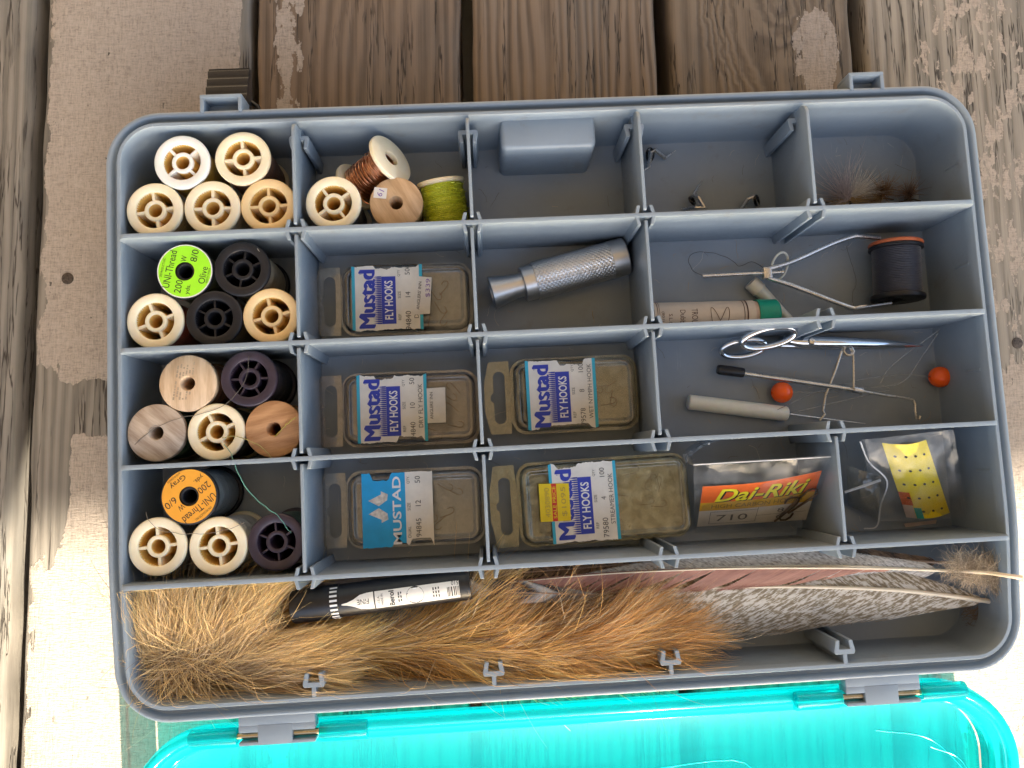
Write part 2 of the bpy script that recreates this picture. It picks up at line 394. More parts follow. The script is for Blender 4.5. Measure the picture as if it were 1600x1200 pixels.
def drop(xx, yy, zz):
    t = max(0.0, min(1.0, (-yy - 50) / 58)); return -5.0 * t * t * (3 - 2 * t) * max(0.0, min(1.0, (zz + 30) / 20))
prof = [(-2.6, FLOOR), (-1.5, FLOOR + 0.3), (-0.9, FLOOR + 1.2), (-0.6, -10), (-0.55, -4.3), (-0.3, -4.0), (0.85, -4.0), (1.1, -4.3), (1.25, -8.2), (1.6, -8.8), (2.2, -9), (3.2, -9), (3.7, -8.7),
        (4.0, -7.2), (4.3, -6.4), (4.8, -6.1), (5.6, -6.1), (6.1, -6.5), (6.25, -7.3), (6.1, -11.2), (5.6, -11.6), (4.4, -11.6), (4.1, -12.2), (2.6, DECK_Z + 1.6), (1.4, DECK_Z + 0.3)]
body = MB().rr(HA, HB, RC, prof, CX, CY, nc=10, ns=24, zf=drop).build('tray', PL, box, world=True, flip=False, angle=40)
ROWY = [(2.5 - r) * Q for r in (1, 2, 3, 4)]
COLX = [(c - 2.5) * P_ for c in (1, 2, 3, 4)]
for r, yy in enumerate(ROWY):
    xl, xr = -165.6, 162.9
    poly = [(xl, FLOOR - 0.2), (xl, -4.2)] + [(xl + 0.9 + 0.2 * 0, -3.0), (xl + 1.4, -1.2), (xl + 3, -0.1), (xl + 4, 0)] + [(xr - 4, 0), (xr - 3, -0.1), (xr - 1.4, -1.2), (xr - 0.9, -3.0), (xr, -4.2), (xr, FLOOR - 0.2)]
    d = MB().prism(poly, yy - 0.85, yy + 0.85, 'Y').build('row_divider', PL, box, world=True, bevel=0.22)
    for xx in COLX:
        for sy in (-1, 1):
            for sx in (-1, 1):
                pr = [(xx + sx * 3.9, yy + sy * 0.7), (xx + sx * 2.5, yy + sy * 0.7), (xx + sx * 1.75, yy + sy * 3.9), (xx + sx * 3.0, yy + sy * 3.9)]
                MB().prism(pr, FLOOR - 0.2, -0.12).build('slot_rib', PL, d, world=True, bevel=0.15, bseg=1)
def wall_slot(xx, yw, s, zt):
    """Y shaped bracket on the long walls; s = direction into the tray"""
    m = MB()
    m.prism([(xx - 0.8, yw), (xx + 0.8, yw), (xx + 0.8, yw + s * 3.6), (xx - 0.8, yw + s * 3.6)], FLOOR - 0.2, zt)
    poly = [(-3.6, 3.4), (3.6, 3.4), (4.0, 4.6), (3.2, 8.6), (1.7, 8.6), (2.1, 5.2), (-2.1, 5.2), (-1.7, 8.6), (-3.2, 8.6), (-4.0, 4.6)]
    m.prism([(xx + a, yw + s * b) for a, b in poly], FLOOR - 0.2, zt)
    return m.build('wall_slot', PL, box, world=True, bevel=0.15, bseg=1)
for xx in COLX:
    wall_slot(xx, CY - HB + 0.4, 1, -9.0); wall_slot(xx, CY + HB - 0.4, -1, -9.5)
present = {1: (1, 2, 3, 4), 2: (1, 2, 3), 3: (1, 2, 3), 4: (1, 2, 4)}
for r, cs in present.items():
    for c in cs:
        xx = COLX[c - 1] + RND.uniform(-0.15, 0.15)
        y1 = ROWY[r - 2] - 1.9 if r > 1 else CY + HB - 0.9 - 6.0
        y0 = ROWY[r - 1] + 1.9
        if r == 1:
            poly = [(y0, FLOOR + 0.1), (y0, -0.4), (y0 + 0.5, 0.1)] + [(y1 + 5.5 - 5 + 5 * math.sin(a), -4.9 + 5 * math.cos(a)) for a in [math.pi / 2 * q / 6 for q in range(7)]] + [(y1 + 5.5, FLOOR + 0.1)]
        else:
            poly = [(y0, FLOOR + 0.1), (y0, -0.5), (y0 + 0.5, 0.05), (y1 - 0.5, 0.05), (y1, -0.5), (y1, FLOOR + 0.1)]
        MB().prism(poly, xx - 0.62, xx + 0.62, 'X').build('column_divider', PL, box, world=True, bevel=0.2)
# moulded block at the far wall, small marks on the right wall
MB().rr(18.9, 7.0, 2.6, [(0.4, FLOOR - 0.3), (0, -16), (-0.1, -11.4), (-0.7, -10.3), (-1.8, -9.8)], -1.2, 102.6, nc=6, ns=2).build('moulded_block', PL, box, world=True, angle=50)
for (u, v) in ((1483, 262), (1503, 417), (1523, 580), (1537, 735)):
    yy = px(u, v, -15).y
    MB().box(162.1, 162.6, yy - 0.55, yy + 0.55, -18, -9).build('wall_mark', PL, box, world=True, bevel=0.15)
# latch brackets on the far side and the one black latch
for (x0, x1) in ((-135.6, -119.6), (119.6, 133.6)):
    m = MB(); yb = CY + HB + 5.8
    m.box(x0, x1, yb + 5.2, yb + 6.6, -16, -5.6); m.box(x0, x0 + 1.5, yb - 0.5, yb + 5.3, -16, -5.7); m.box(x1 - 1.5, x1, yb - 0.5, yb + 5.3, -16, -5.7); m.box(x0 + 1.4, x1 - 1.4, yb - 0.5, yb + 5.3, -15.5, -12.5)
    m.build('latch_bracket', PL, box, world=True, bevel=0.3)
BLK = plain('black_plastic', (0.009, 0.009, 0.011), 0.36, var=0.3, bump=0.08, spec=0.5)
yl = CY + HB + 12.6
poly = [(yl, -21), (yl, -13.4)]
for q in range(4):
    poly += [(yl + 0.4 + q * 4.0, -12.6 - q * 1.3), (yl + 3.0 + q * 4.0, -12.7 - q * 1.3), (yl + 3.4 + q * 4.0, -13.7 - q * 1.3), (yl + 3.9 + q * 4.0, -13.9 - q * 1.3)]
poly += [(yl + 16.4, -17.6), (yl + 16.6, -21)]
lt = MB().prism(poly, -136.2, -119.8, 'X').build('latch', BLK, box, world=True, bevel=0.35)
tag(lt, 'black ridged latch')
MB().tube([(-119.9, yl + 3, -20), (-117.5, yl + 1, -20), (-116.5, yl - 3, -21), (-116.8, yl - 7, -22)], 0.9).build('latch_spring', BLK, lt, world=True)

# hinge blocks
BRASS = plain('hinge_pin_steel', (0.50, 0.40, 0.24), 0.32, 1.0, var=0.25)
HINGE = [(-127.2, -99.4), (99.2, 127.6)]
YH = CY - HB - 5.9; ZH = -11.3
for (x0, x1) in HINGE:
    m = MB()
    m.box(x0, x1, YH - 3.2, YH + 0.6, -16, ZH)
    m.box(x0 + 2, x1 - 2, YH - 9.6, YH - 3.1, -18, ZH - 0.9) if False else None
    w = x1 - x0
    m.box(x0 + w * .25, x1 - w * .3, YH - 10.2, YH - 3.1, -17.5, ZH + 0.1)
    m.box(x0, x0 + w * .26, YH - 5.6, YH - 3.1, -17.5, ZH); m.box(x1 - w * .31, x1, YH - 5.6, YH - 3.1, -17.5, ZH)
    m.box(x0, x0 + w * .26, YH - 10.2, YH - 9.0, -17.5, ZH - 0.05); m.box(x1 - w * .31, x1, YH - 10.2, YH - 9.0, -17.5, ZH - 0.05)
    hb = m.build('hinge_block', PL, box, world=True, bevel=0.25)
    MB().tube([(x0 - 3.5, YH - 7.3, ZH - 2.6), (x1 + 3.5, YH - 7.3, ZH - 2.6)], 1.15, 12).build('hinge_pin', BRASS, hb, world=True)

# cyan lid, lying open beside the box with its inside up
def cyan(nm='cyan_rim_plastic', dens=0.42, tr_r=0.04):
    k = NT(nm); t = k.t; t.nodes.remove(k.b); c = k.co()
    nz = k.noise(c, 0.05, 4, 0.6); fine = k.noise(c, 1.5, 4, 0.7); nrm = k.bump(k.ma('ADD', nz, k.ma('MULTIPLY', fine, 0.05)), 0.1, 1.0)
    tr = k.n('ShaderNodeBsdfTransparent'); tr.inputs[0].default_value = (tr_r, 0.96, 0.98, 1)
    tl = k.n('ShaderNodeBsdfTranslucent'); tl.inputs[0].default_value = (0.02, 0.75, 0.80, 1)
    df = k.n('ShaderNodeBsdfDiffuse'); df.inputs[0].default_value = (0.01, 0.50, 0.56, 1)
    gl = k.n('ShaderNodeBsdfGlossy'); gl.inputs['Roughness'].default_value = 0.12; t.links.new(nrm, gl.inputs['Normal'])
    fr = k.n('ShaderNodeFresnel'); fr.inputs[0].default_value = 1.5; t.links.new(nrm, fr.inputs['Normal'])
    def mx(f, a, b):
        m = k.n('ShaderNodeMixShader'); k.link(f, m.inputs[0]); t.links.new(a.outputs[0], m.inputs[1]); t.links.new(b.outputs[0], m.inputs[2]); return m
    s1 = mx(0.5, tl, df); s2 = mx(k.ramp(fine, [(0.2, dens), (0.8, dens + 0.08)]), tr, s1); s3 = mx(k.ma('MULTIPLY', fr.outputs[0], 0.4), s2, gl)
    t.links.new(s3.outputs[0], k.out.inputs[0]); return k.m
CY_ = cyan()
LY0 = YH - 4.2
lid_rot = Matrix.Translation((0, LY0, ZH - 2)) @ Matrix.Rotation(math.radians(3.6), 4, 'X') @ Matrix.Translation((0, -LY0, -(ZH - 2)))
def lidb(m, name, parent, **kw):
    m.v = [lid_rot @ p for p in m.v]; return m.build(name, CY_, parent, world=True, **kw)
LC = LY0 - 116.5; zr = ZH - 4.6
lp = [(-30, zr - 13), (-9.6, zr - 13), (-8.9, zr - 12.6), (-8.6, zr - 11.8), (-8.2, zr - 4.6), (-7.8, zr - 4.0), (-4.4, zr - 4.0), (-4.0, zr - 3.6), (-3.7, zr - 1.0), (-3.2, zr - 0.5), (-0.9, zr - 0.5), (-0.4, zr - 0.9), (0, zr - 2.0), (0.2, zr - 6.5),
      (-0.9, zr - 6.7), (-1.2, zr - 4.0), (-2.2, zr - 2.4), (-4.9, zr - 2.2), (-5.3, zr - 6), (-8.9, zr - 6.2), (-9.6, zr - 14.2), (-10.5, zr - 14.8), (-30, zr - 14.8)]
lid = lidb(MB().rr(169.8, 115, 32, lp[3:20] + [lp[3]], CX - 0.4, LC, nc=14, ns=6, cap0=False, cap1=False), 'lid', box, angle=50)
pn_ = MB().rr(169.8, 115, 32, [(-30, zr - 13), (-9.4, zr - 13), (-8.9, zr - 12.6), (-8.8, zr - 13.6), (-9.6, zr - 14.6), (-30, zr - 14.6)], CX - 0.4, LC, nc=14, ns=6); CY_R = CY_; CY_ = cyan('cyan_panel_plastic', 0.20, 0.06)
lidb(pn_, 'lid_panel', lid, angle=50); CY_ = CY_R; tag(lid, 'translucent cyan lid lying open')
for (x0, x1) in HINGE:
    for a, b in ((x0 - 18.5, x0 - 1.2), (x1 + 1.2, x1 + 18.5)):
        m = MB(); m.M = Matrix.Translation((a, LY0 - 3.2, ZH - 2.6)) @ Matrix.Rotation(math.pi / 2, 4, 'Y')
        m.lathe([(1.3, 0), (2.9, 0), (3.05, 0.4), (3.05, b - a - 0.4), (2.9, b - a), (1.3, b - a)], 20)
        m.M = None; m.box(a, b, LY0 - 7.6, LY0 - 5.0, ZH - 5.6, ZH - 3.4)
        lidb(m, 'hinge_barrel', lid, bevel=0)
rib = MB()
for pts in ([(140, -150), (152, -156), (158, -170)], [(118, -142), (140, -147), (156, -163)], [(60, -166), (100, -164), (112, -176)], [(-120, -168), (-30, -166)], [(-110, -182), (20, -181)], [(20, -152), (60, -150), (66, -158), (40, -162), (22, -160)]):
    lidb(MB().tube([(p.x, p.y, zr - 13.0) for p in spline([(a, b, 0) for a, b in pts], 16)], 0.2, 6), 'embossed_rib', lid)
# added, unseen, to shape sky light: pale roof, dark walls; open towards the sun
PW = plain('bounce_roof_paint', (0.82, 0.77, 0.69), 0.7, var=0.06)  # pale so the added roof bounces fill light
roof = MB().box(-1750, 1700, -1050, 1750, 2150, 2210).build('light_blocking_roof', PW); tag(roof, 'added unseen pale roof over the deck, limiting and bouncing light', None, None, 'structure')
DW = plain('dark_blocking_wall', (0.14, 0.115, 0.09), 0.8, var=0.15)  # dark so the added walls bounce little light
hw_ = MB().box(-1750, 1700, 1690, 1750, DECK_Z - 400, 2148).build('light_blocking_wall', DW); tag(hw_, 'added unseen dark wall blocking sky light along the far side of the deck', None, None, 'structure')
hw2 = MB().box(-1750, -1690, -1050, 1688, DECK_Z - 400, 2148).build('light_blocking_wall', DW); tag(hw2, 'added unseen dark wall blocking sky light along the left side of the deck', None, None, 'structure')
# ------------------------------------------------------------------ thread spools
def ivory():
    k = NT('ivory_plastic'); c = k.co(); n = k.noise(c, 0.2, 4); f = k.noise(c, 2.5, 4)
    k.set(Base_Color=k.ramp(n, [(0.3, (0.80, 0.69, 0.47)), (0.7, (0.84, 0.76, 0.57))]), Roughness=k.ramp(f, [(0.3, 0.3), (0.7, 0.5)]), Normal=k.bump(f, 0.08, 0.3),
          Subsurface_Weight=0.25, Subsurface_Radius=(1.0, 0.7, 0.3)); k.b.inputs['Subsurface Scale'].default_value = 2.0 * U
    return k.m
IV = ivory()
IVW = plain('white_spool_plastic', (0.80, 0.79, 0.74), 0.4, var=0.04, sss=0.2); IVA = plain('amber_spool_plastic', (0.80, 0.60, 0.33), 0.4, var=0.06, sss=0.25)
AMB = plain('amber_filtered_light', (0.74, 0.45, 0.12), 0.4, var=0.12, sss=0.2)  # amber of light filtering through the plastic, put into the inner colour
SPB = plain('black_spool_plastic', (0.012, 0.012, 0.015), 0.4, var=0.3, bump=0.08, spec=0.35)
SPP = plain('violet_black_spool_plastic', (0.030, 0.020, 0.034), 0.4, var=0.3, bump=0.08)
def spool_wood(name, dk, lt, seed):
    k = NT(name); o = k.co(loc=(seed * 7, seed * 3, 0)); x, y, z = k.sep(o)
    w = k.noise(k.co((0.08, 0.03, 0.02), (seed, seed, 0)), 1, 3)
    rg = k.ma('MULTIPLY_ADD', k.ma('SINE', k.ma('MULTIPLY', k.ma('MULTIPLY_ADD', w, 14.0, x), 1.1)), 0.5, 0.5)
    fb = k.noise(k.co((1.5, 0.15, 0.15), (seed, 0, 0)), 1, 5, 0.65); g = k.ma('ADD', k.ma('MULTIPLY', rg, 0.3), k.ma('MULTIPLY', fb, 0.75))
    k.set(Base_Color=k.ramp(g, [(0.3, dk), (0.75, lt)]), Roughness=0.6, Normal=k.bump(fb, 0.25, 0.4)); return k.m
WD1 = spool_wood('pale_spool_wood', (0.50, 0.33, 0.19), (0.70, 0.52, 0.34), 1)
WD2 = spool_wood('grey_spool_wood', (0.34, 0.25, 0.18), (0.56, 0.46, 0.36), 2)
WD3 = spool_wood('red_spool_wood', (0.36, 0.18, 0.08), (0.56, 0.32, 0.16), 3)
WD4 = spool_wood('tan_spool_wood', (0.46, 0.29, 0.15), (0.64, 0.44, 0.26), 4)
def thread_mat(name, col, sheen=0.4, metal=0.0, sparkle=False):
    if name in MATS: return MATS[name]
    k = NT(name); x, y, z = k.sep(k.co()); n = k.noise(k.co((0.3, 0.3, 0.3)), 1, 4, 0.6)
    wv = k.ma('SINE', k.ma('MULTIPLY_ADD', n, 5.0, k.ma('MULTIPLY', z, 9.0)))
    f = k.noise(k.co((0.25, 0.25, 3.0)), 1, 4, 0.7)
    c = k.ramp(f, [(0.3, tuple(v * 0.6 for v in col)), (0.7, tuple(min(1, v * 1.25) for v in col))])
    h = k.ma('ADD', k.ma('MULTIPLY', wv, 0.5), f)
    if sparkle:
        v = k.vor(k.co((1.0, 1.0, 1.6)), 1.6); s = k.step(v, 0.30, 0.18); c = k.mix(k.ma('MULTIPLY', s, 0.7), c, tuple(min(1, q * 3.0) for q in col)); h = k.ma('ADD', h, s)
    k.set(Base_Color=c, Roughness=0.45 - 0.2 * metal, Metallic=metal, Normal=k.bump(h, 0.5, 0.3), Sheen_Weight=sheen * 0.3)
    MATS[name] = k.m; return k.m

SH = 31.0; SR = 10.6
SM = {}
def shared(key, fn):
    if key not in SM: SM[key] = fn()
    return SM[key]
def ring(r0, r1, z0, z1, b=0.35):
    return [(r0, z0 + b * .4), (r0 + b * .4, z0), (r1 - b, z0), (r1 - b * .3, z0 + b * .3), (r1, z0 + b), (r1, z1 - b), (r1 - b * .3, z1 - b * .3), (r1 - b, z1), (r0 + b * .4, z1), (r0, z1 - b * .4)]
def spool(name, label, p_top, kind, tcol, tname, rot=0.0, tilt=(0, 0), H=SH, R=SR, M=None, group=None, tfill=0.84, sparkle=False, tmetal=0.0, full=True):
    """p_top: centre of the upper face (world, drawing units); the foot stands on the tray floor unless M (a full pose) is given"""
    if M is None:
        t = thing(name, label, 'thread spool', (p_top.x, p_top.y, p_top.z - H), (math.radians(tilt[0]), math.radians(tilt[1]), math.radians(rot)), group)
    else:
        t = thing(name, label, 'thread spool', M.translation, M.to_3x3(), group)
    mat = None if kind == 'wood' else {'w': {'yellow': IVW, 'amber': IVA, 'orange': IVA}.get(tname, IV), 'b': SPB, 'p': SPP}[kind[0]]
    k = (kind, H, R)
    if kind != 'wood':
        nsp = int(kind[1]); ro = 0.67 * R if kind[0] == 'w' else 0.66 * R
        link('flange', shared(('fl', R, mat.name), lambda: MB().lathe(ring(ro, R, 0, 2.3, 0.7), 56).mesh('flange', angle=60)), mat, t).location = (0, 0, (H - 2.3) * U)
        link('flange', shared(('fl', R, mat.name), None), mat, t)
        def core():
            m = MB(); m.lathe(ring(0.25 * R, 0.385 * R, 0.5, H - 0.7, 0.35), 36)
            return m.mesh('hub', angle=50)
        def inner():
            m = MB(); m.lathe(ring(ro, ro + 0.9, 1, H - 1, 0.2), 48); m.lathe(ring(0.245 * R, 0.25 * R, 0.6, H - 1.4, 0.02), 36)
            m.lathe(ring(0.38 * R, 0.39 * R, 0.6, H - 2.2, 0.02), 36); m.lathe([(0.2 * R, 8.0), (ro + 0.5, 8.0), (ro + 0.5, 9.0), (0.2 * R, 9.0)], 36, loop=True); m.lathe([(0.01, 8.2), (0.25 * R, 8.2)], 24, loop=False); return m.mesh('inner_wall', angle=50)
        link('hub', shared(('hub', H, R, kind, mat.name), core), mat, t)
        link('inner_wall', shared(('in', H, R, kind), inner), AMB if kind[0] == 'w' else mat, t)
        sp = shared(('sp', H, R, mat.name), lambda: MB().box(0.36 * R, ro + 0.3, -0.55 if kind[0] == 'w' else -0.38, 0.55 if kind[0] == 'w' else 0.38, 6, H - 1.0).mesh('spoke', bevel=0.2))
        for q in range(nsp):
            o = link('spoke', sp, mat, t); o.rotation_euler = (0, 0, 2 * math.pi * q / nsp)
    elif kind == 'wood':
        mat = M_WOOD
        link('flange', shared(('wf', R, mat.name), lambda: MB().lathe([(0.23 * R, 0), (R - .6, 0), (R, .5), (R, 3.3), (R - .9, 5.6), (0.6 * R, 5.8), (0.23 * R, 5.8)], 56).mesh('flange', angle=50)), mat, t)
        o = link('flange', shared(('wft', R, mat.name), lambda: MB().lathe([(0.27 * R, 0), (R - .6, 0), (R, -.5), (R, -3.3), (R - .9, -5.6), (0.6 * R, -5.8), (0.22 * R, -5.8), (0.235 * R, -0.7)], 56).mesh('flange', angle=50)), mat, t); o.location = (0, 0, H * U)
        link('hub', shared(('wh', H, R, mat.name), lambda: MB().lathe(ring(0.235 * R, 0.55 * R, 5.4, H - 5.4, .1), 40).mesh('hub')), mat, t)
    z0, z1 = (2.3, H - 2.3) if kind != 'wood' else (5.2, H - 5.2)
    tr = tfill * R
    ri = 0.77 * R if kind != 'wood' else 0.5 * R
    prof = [(ri, z0)] + [(tr + 0.25 * math.sin(q * 1.7) - 0.5 * abs(q / 8 - 1) ** 3, z0 + (z1 - z0) * q / 16) for q in range(17)] + [(ri, z1)]
    link('thread', MB().lathe(prof, 48, loop=False).mesh('thread', angle=60), thread_mat('thread_' + tname, tcol, sparkle=sparkle, metal=tmetal), t)
    return t

def label_disc(t, H, R, mat, rim=None):
    m = MB(); m.lathe([(0.34 * R, H + 0.06), (0.34 * R, H + 0.12), (0.93 * R, H + 0.12), (0.93 * R, H + 0.06)], 56); m.build('paper_label', mat, t)
    if rim: MB().lathe([(0.90 * R, H + 0.02), (0.90 * R, H + 0.09), (0.97 * R, H + 0.09), (0.97 * R, H + 0.02)], 56).build('label_edge', rim, t)

# tops of the spools in the left-hand compartments, by photo pixel; pushed apart so that none cut through another
GRP = 'thread spools standing in the box'
ZT = FLOOR + SH
SP = {
 1: [(282, 256, 'w4', (0.60, 0.37, 0.03), 'yellow', 42, 'white plastic spool of bright yellow thread in the corner compartment'),
     (383, 260, 'w4', (0.16, 0.075, 0.04), 'brown', 4, 'white plastic spool of dark brown thread next to the yellow one'),
     (243, 338, 'w4', (0.50, 0.36, 0.16), 'tan', 8, 'white plastic spool of tan thread in front of the bright yellow spool'),
     (333, 328, 'w4', (0.66, 0.62, 0.52), 'cream', 0, 'white plastic spool between the tan spool and the amber spool'),
     (428, 331, 'w4', (0.62, 0.24, 0.05), 'amber', 2, 'amber glowing plastic spool against the divider below the brown one')],
 2: [(293, 431, 'b6', (0.10, 0.13, 0.04), 'olive', 80, 'spool with a bright lime green paper label'),
     (382, 431, 'b6', (0.50, 0.47, 0.36), 'pale grey', 20, 'black six spoked spool of pale grey thread beside the lime label spool'),
     (240, 506, 'w4', (0.42, 0.07, 0.03), 'red', 20, 'white plastic spool of red thread in front of the lime label spool'),
     (333, 507, 'b6', (0.16, 0.12, 0.06), 'khaki', 30, 'black six spoked spool of khaki thread between two white spools'),
     (425, 494, 'w4', (0.66, 0.26, 0.04), 'orange', 12, 'white plastic spool of orange thread beside the black khaki spool')],
 3: [(293, 601, 'wood', (0.30, 0.10, 0.025), 'rust', 0, 'pale wooden spool of rust orange thread with faint print on its face'),
     (391, 596, 'p6', (0.03, 0.024, 0.035), 'black', 0, 'violet black six spoked spool beside the pale wooden spool'),
     (244, 675, 'wood', (0.02, 0.10, 0.06), 'green', 50, 'grey weathered wooden spool with a loose dark thread on its face'),
     (347, 675, 'w4', (0.05, 0.055, 0.05), 'charcoal', 25, 'white plastic spool between the two front wooden spools'),
     (438, 673, 'wood', (0.20, 0.17, 0.03), 'moss', 100, 'reddish wooden spool with an olive strand coming out of its hole')],
 4: [(299, 775, 'b6', (0.15, 0.17, 0.17), 'grey', 0, 'spool of grey thread with an orange paper label'),
     (247, 852, 'w4', (0.11, 0.10, 0.09), 'smoke', 4, 'white plastic spool of dark thread nearest the wall by the fur'),
     (349, 845, 'w4', (0.60, 0.58, 0.52), 'white', 6, 'white plastic spool of white thread below the orange label spool'),
     (444, 846, 'p6', (0.02, 0.09, 0.06), 'teal', 35, 'dark plum six spoked spool of teal thread against the divider')],
}
SPOOLS = {}
for row, L in SP.items():
    ylo = (ROWY[row - 1] + 1.0) + SR; yhi = (CY + HB - 1.0 if row == 1 else ROWY[row - 2] - 1.0) - SR
    xlo = CX - HA + 1.2 + SR; xhi = COLX[0] - 0.8 - SR
    C = [px(u, v, ZT) for u, v, *_ in L]
    for _ in range(200):
        for i in range(len(C)):
            for j in range(i):
                d = C[i] - C[j]; d.z = 0; l = d.length
                if l < 2 * SR + 0.05: d *= (2 * SR + 0.06 - l) / l / 2; C[i] += d; C[j] -= d
        for c in C: c.x = min(max(c.x, xlo), xhi); c.y = min(max(c.y, ylo), yhi)
    for i, ((u, v, kind, tc, tn, rot, lab), c) in enumerate(zip(L, C)):
        if kind == 'wood': M_WOOD = {('rust'): WD1, 'green': WD2, 'moss': WD3}[tn]
        SPOOLS[tn] = spool('thread_spool', lab, c, kind, tc, tn.replace(' ', '_'), rot, group=GRP, tfill=0.90)

INK = plain('black_ink', (0.015, 0.015, 0.015), 0.6, var=0.1)
PAPW = plain('white_paper', (0.74, 0.71, 0.65), 0.75, var=0.06, bump=0.1)
def ring_label(t, mat, rot, words, rim):
    label_disc(t, SH, SR, mat, rim)
    a = math.radians(rot) - t.rotation_euler.z
    xd = Vector((math.cos(a), math.sin(a), 0)); yd = Vector((-math.sin(a), math.cos(a), 0))
    for s, cx, cy, w, h in words: put_text(s, t, INK, xd * (cx * SR) + yd * (cy * SR) + Vector((0, 0, SH + 0.17)), xd, yd, w * SR, h * SR)
WORDS = lambda c, n: [('UNI-Thread', -0.02, 0.54, 1.36, 0.26), ('W', 0.44, 0.12, 0.22, 0.2), (n, 0.62, -0.22, 0.44, 0.24), ('200', -0.58, 0.1, 0.46, 0.24), ('yds.', -0.62, -0.26, 0.36, 0.2), (c, -0.02, -0.66, 0.62, 0.24), ('UNI PRODUCTS INC.', 0, 0.79, 0.7, 0.08), ('MADE IN CANADA', 0.0, -0.84, 0.55, 0.07)]
ring_label(SPOOLS['olive'], plain('lime_paper', (0.34, 0.80, 0.02), 0.5, var=0.04), 77, WORDS('Olive', '8/0'), PAPW)
ring_label(SPOOLS['grey'], plain('orange_paper', (0.78, 0.34, 0.03), 0.5, var=0.04), 218, WORDS('Gray', '6/0'), None)
# faint print on the pale wooden spool, price sticker on the tan one
faint = plain('faded_ink', (0.36, 0.27, 0.18), 0.7)
for q in range(6):                                   # worn, unreadable stamp: rows of short dashes
    m = MB(); d = -6.5
    while d < 6.5:
        l = RND.uniform(.5, 1.6); a0 = Vector((-4.6 + q * 1.15 + .16 * d, d + .5, SH + .04))
        if math.hypot(a0.x, a0.y) > 3.2 and math.hypot(a0.x, a0.y) < 9.6 and RND.random() < .75: m.add([a0, a0 + Vector((.6, -.1, 0)), a0 + Vector((.6 + .16 * l, l - .1, 0)), a0 + Vector((.16 * l, l, 0))], [(0, 1, 2, 3)])
        d += l + .3
    m.build('worn_stamp', faint, SPOOLS['rust'], smooth=False, flip='keep')

# second compartment: standing spool, copper wire, wooden spool with sticker, green tinsel
c2 = px(521, 331, ZT); c2.y = max(c2.y, ROWY[0] + 1 + SR); c2.x = max(c2.x, COLX[0] + 0.8 + SR)
spool('thread_spool', 'white plastic spool of charcoal thread in the compartment with the copper wire', c2, 'w4', (0.07, 0.07, 0.075), 'slate', 35, group=GRP)
M_WOOD = WD4
c3 = px(619, 317, FLOOR + 28); c3.y = max(c3.y, ROWY[0] + 1 + 10.3)
ts = spool('thread_spool', 'tan wooden spool with a small white price sticker on its face', c3, 'wood', (0.33, 0.25, 0.12), 'hemp', 30, H=28.0, R=10.3, group=GRP)
st = MB().box(-9.0, -4.0, 1.2, 5.4, 28.05, 28.13).build('price_sticker', PAPW, ts); st.rotation_euler = (0, 0, math.radians(-38))
put_text('61', ts, plain('violet_ink', (0.22, 0.12, 0.40), 0.6), (-3.1, 6.6, 28.2), (0.85, 0.5, 0), (-0.5, 0.85, 0), 2.6, 2.2)
def lying(pa, pb, R):
    """pose of a spool whose axis runs from pa to pb"""
    z = (pb - pa).normalized(); x = z.orthogonal().normalized(); y = z.cross(x)
    M = Matrix((x, y, z)).transposed().to_4x4(); M.translation = pa; return M
def open_spool(t, H, R, mat, rin=0.3):
    for z in (0, H - 1.8): MB().lathe(ring(rin * R, R, z, z + 1.8, 0.5), 48).build('flange', mat, t)
    MB().lathe(ring(rin * R, 0.5 * R, 1, H - 1, 0.2), 32).build('hub', mat, t)
# copper wire
pa = px(555, 294, -25); pb = px(612, 247, -12.5); H = (pb - pa).length
M = lying(pa, pb, 10)
t = thing('wire_spool', 'white spool wound with copper wire, lying on its side', 'wire spool', pa, M.to_3x3())
open_spool(t, H, 10.4, IV)
copper = plain('copper_wire', (0.70, 0.34, 0.18), 0.34, 1.0, var=0.3, vscale=0.6, bump=0.0)
rr_ = random.Random(3); pts = []; nt = 46; zc = 2.6
for q in range(nt * 20):
    a = 2 * math.pi * q / 20; lay = (q // 20) / nt
    zz = 2.4 + (H - 4.8) * (0.5 - 0.5 * math.cos(lay * math.pi * 3.0)); rad = 6.2 + 1.2 * lay + 0.35 * math.sin(q * 0.37) + 0.2 * rr_.random()
    pts.append((rad * math.cos(a), rad * math.sin(a), zz + 0.5 * math.sin(a + lay * 20)))
MB().tube(pts, 0.24, 5).build('wire_winding', copper, t)
MB().lathe(ring(3, 6.1, 2, H - 2, .2), 32).build('wire_core', copper, t)
lp_ = [(7, 0, 5), (9, 3, 4), (10.5, 6, 6), (9, 8.5, 8), (5, 9, 8), (0, 8, 7)]
MB().tube(spline([(-b, a, c) for a, b, c in lp_], 20), 0.2, 5).build('loose_wire', copper, t)
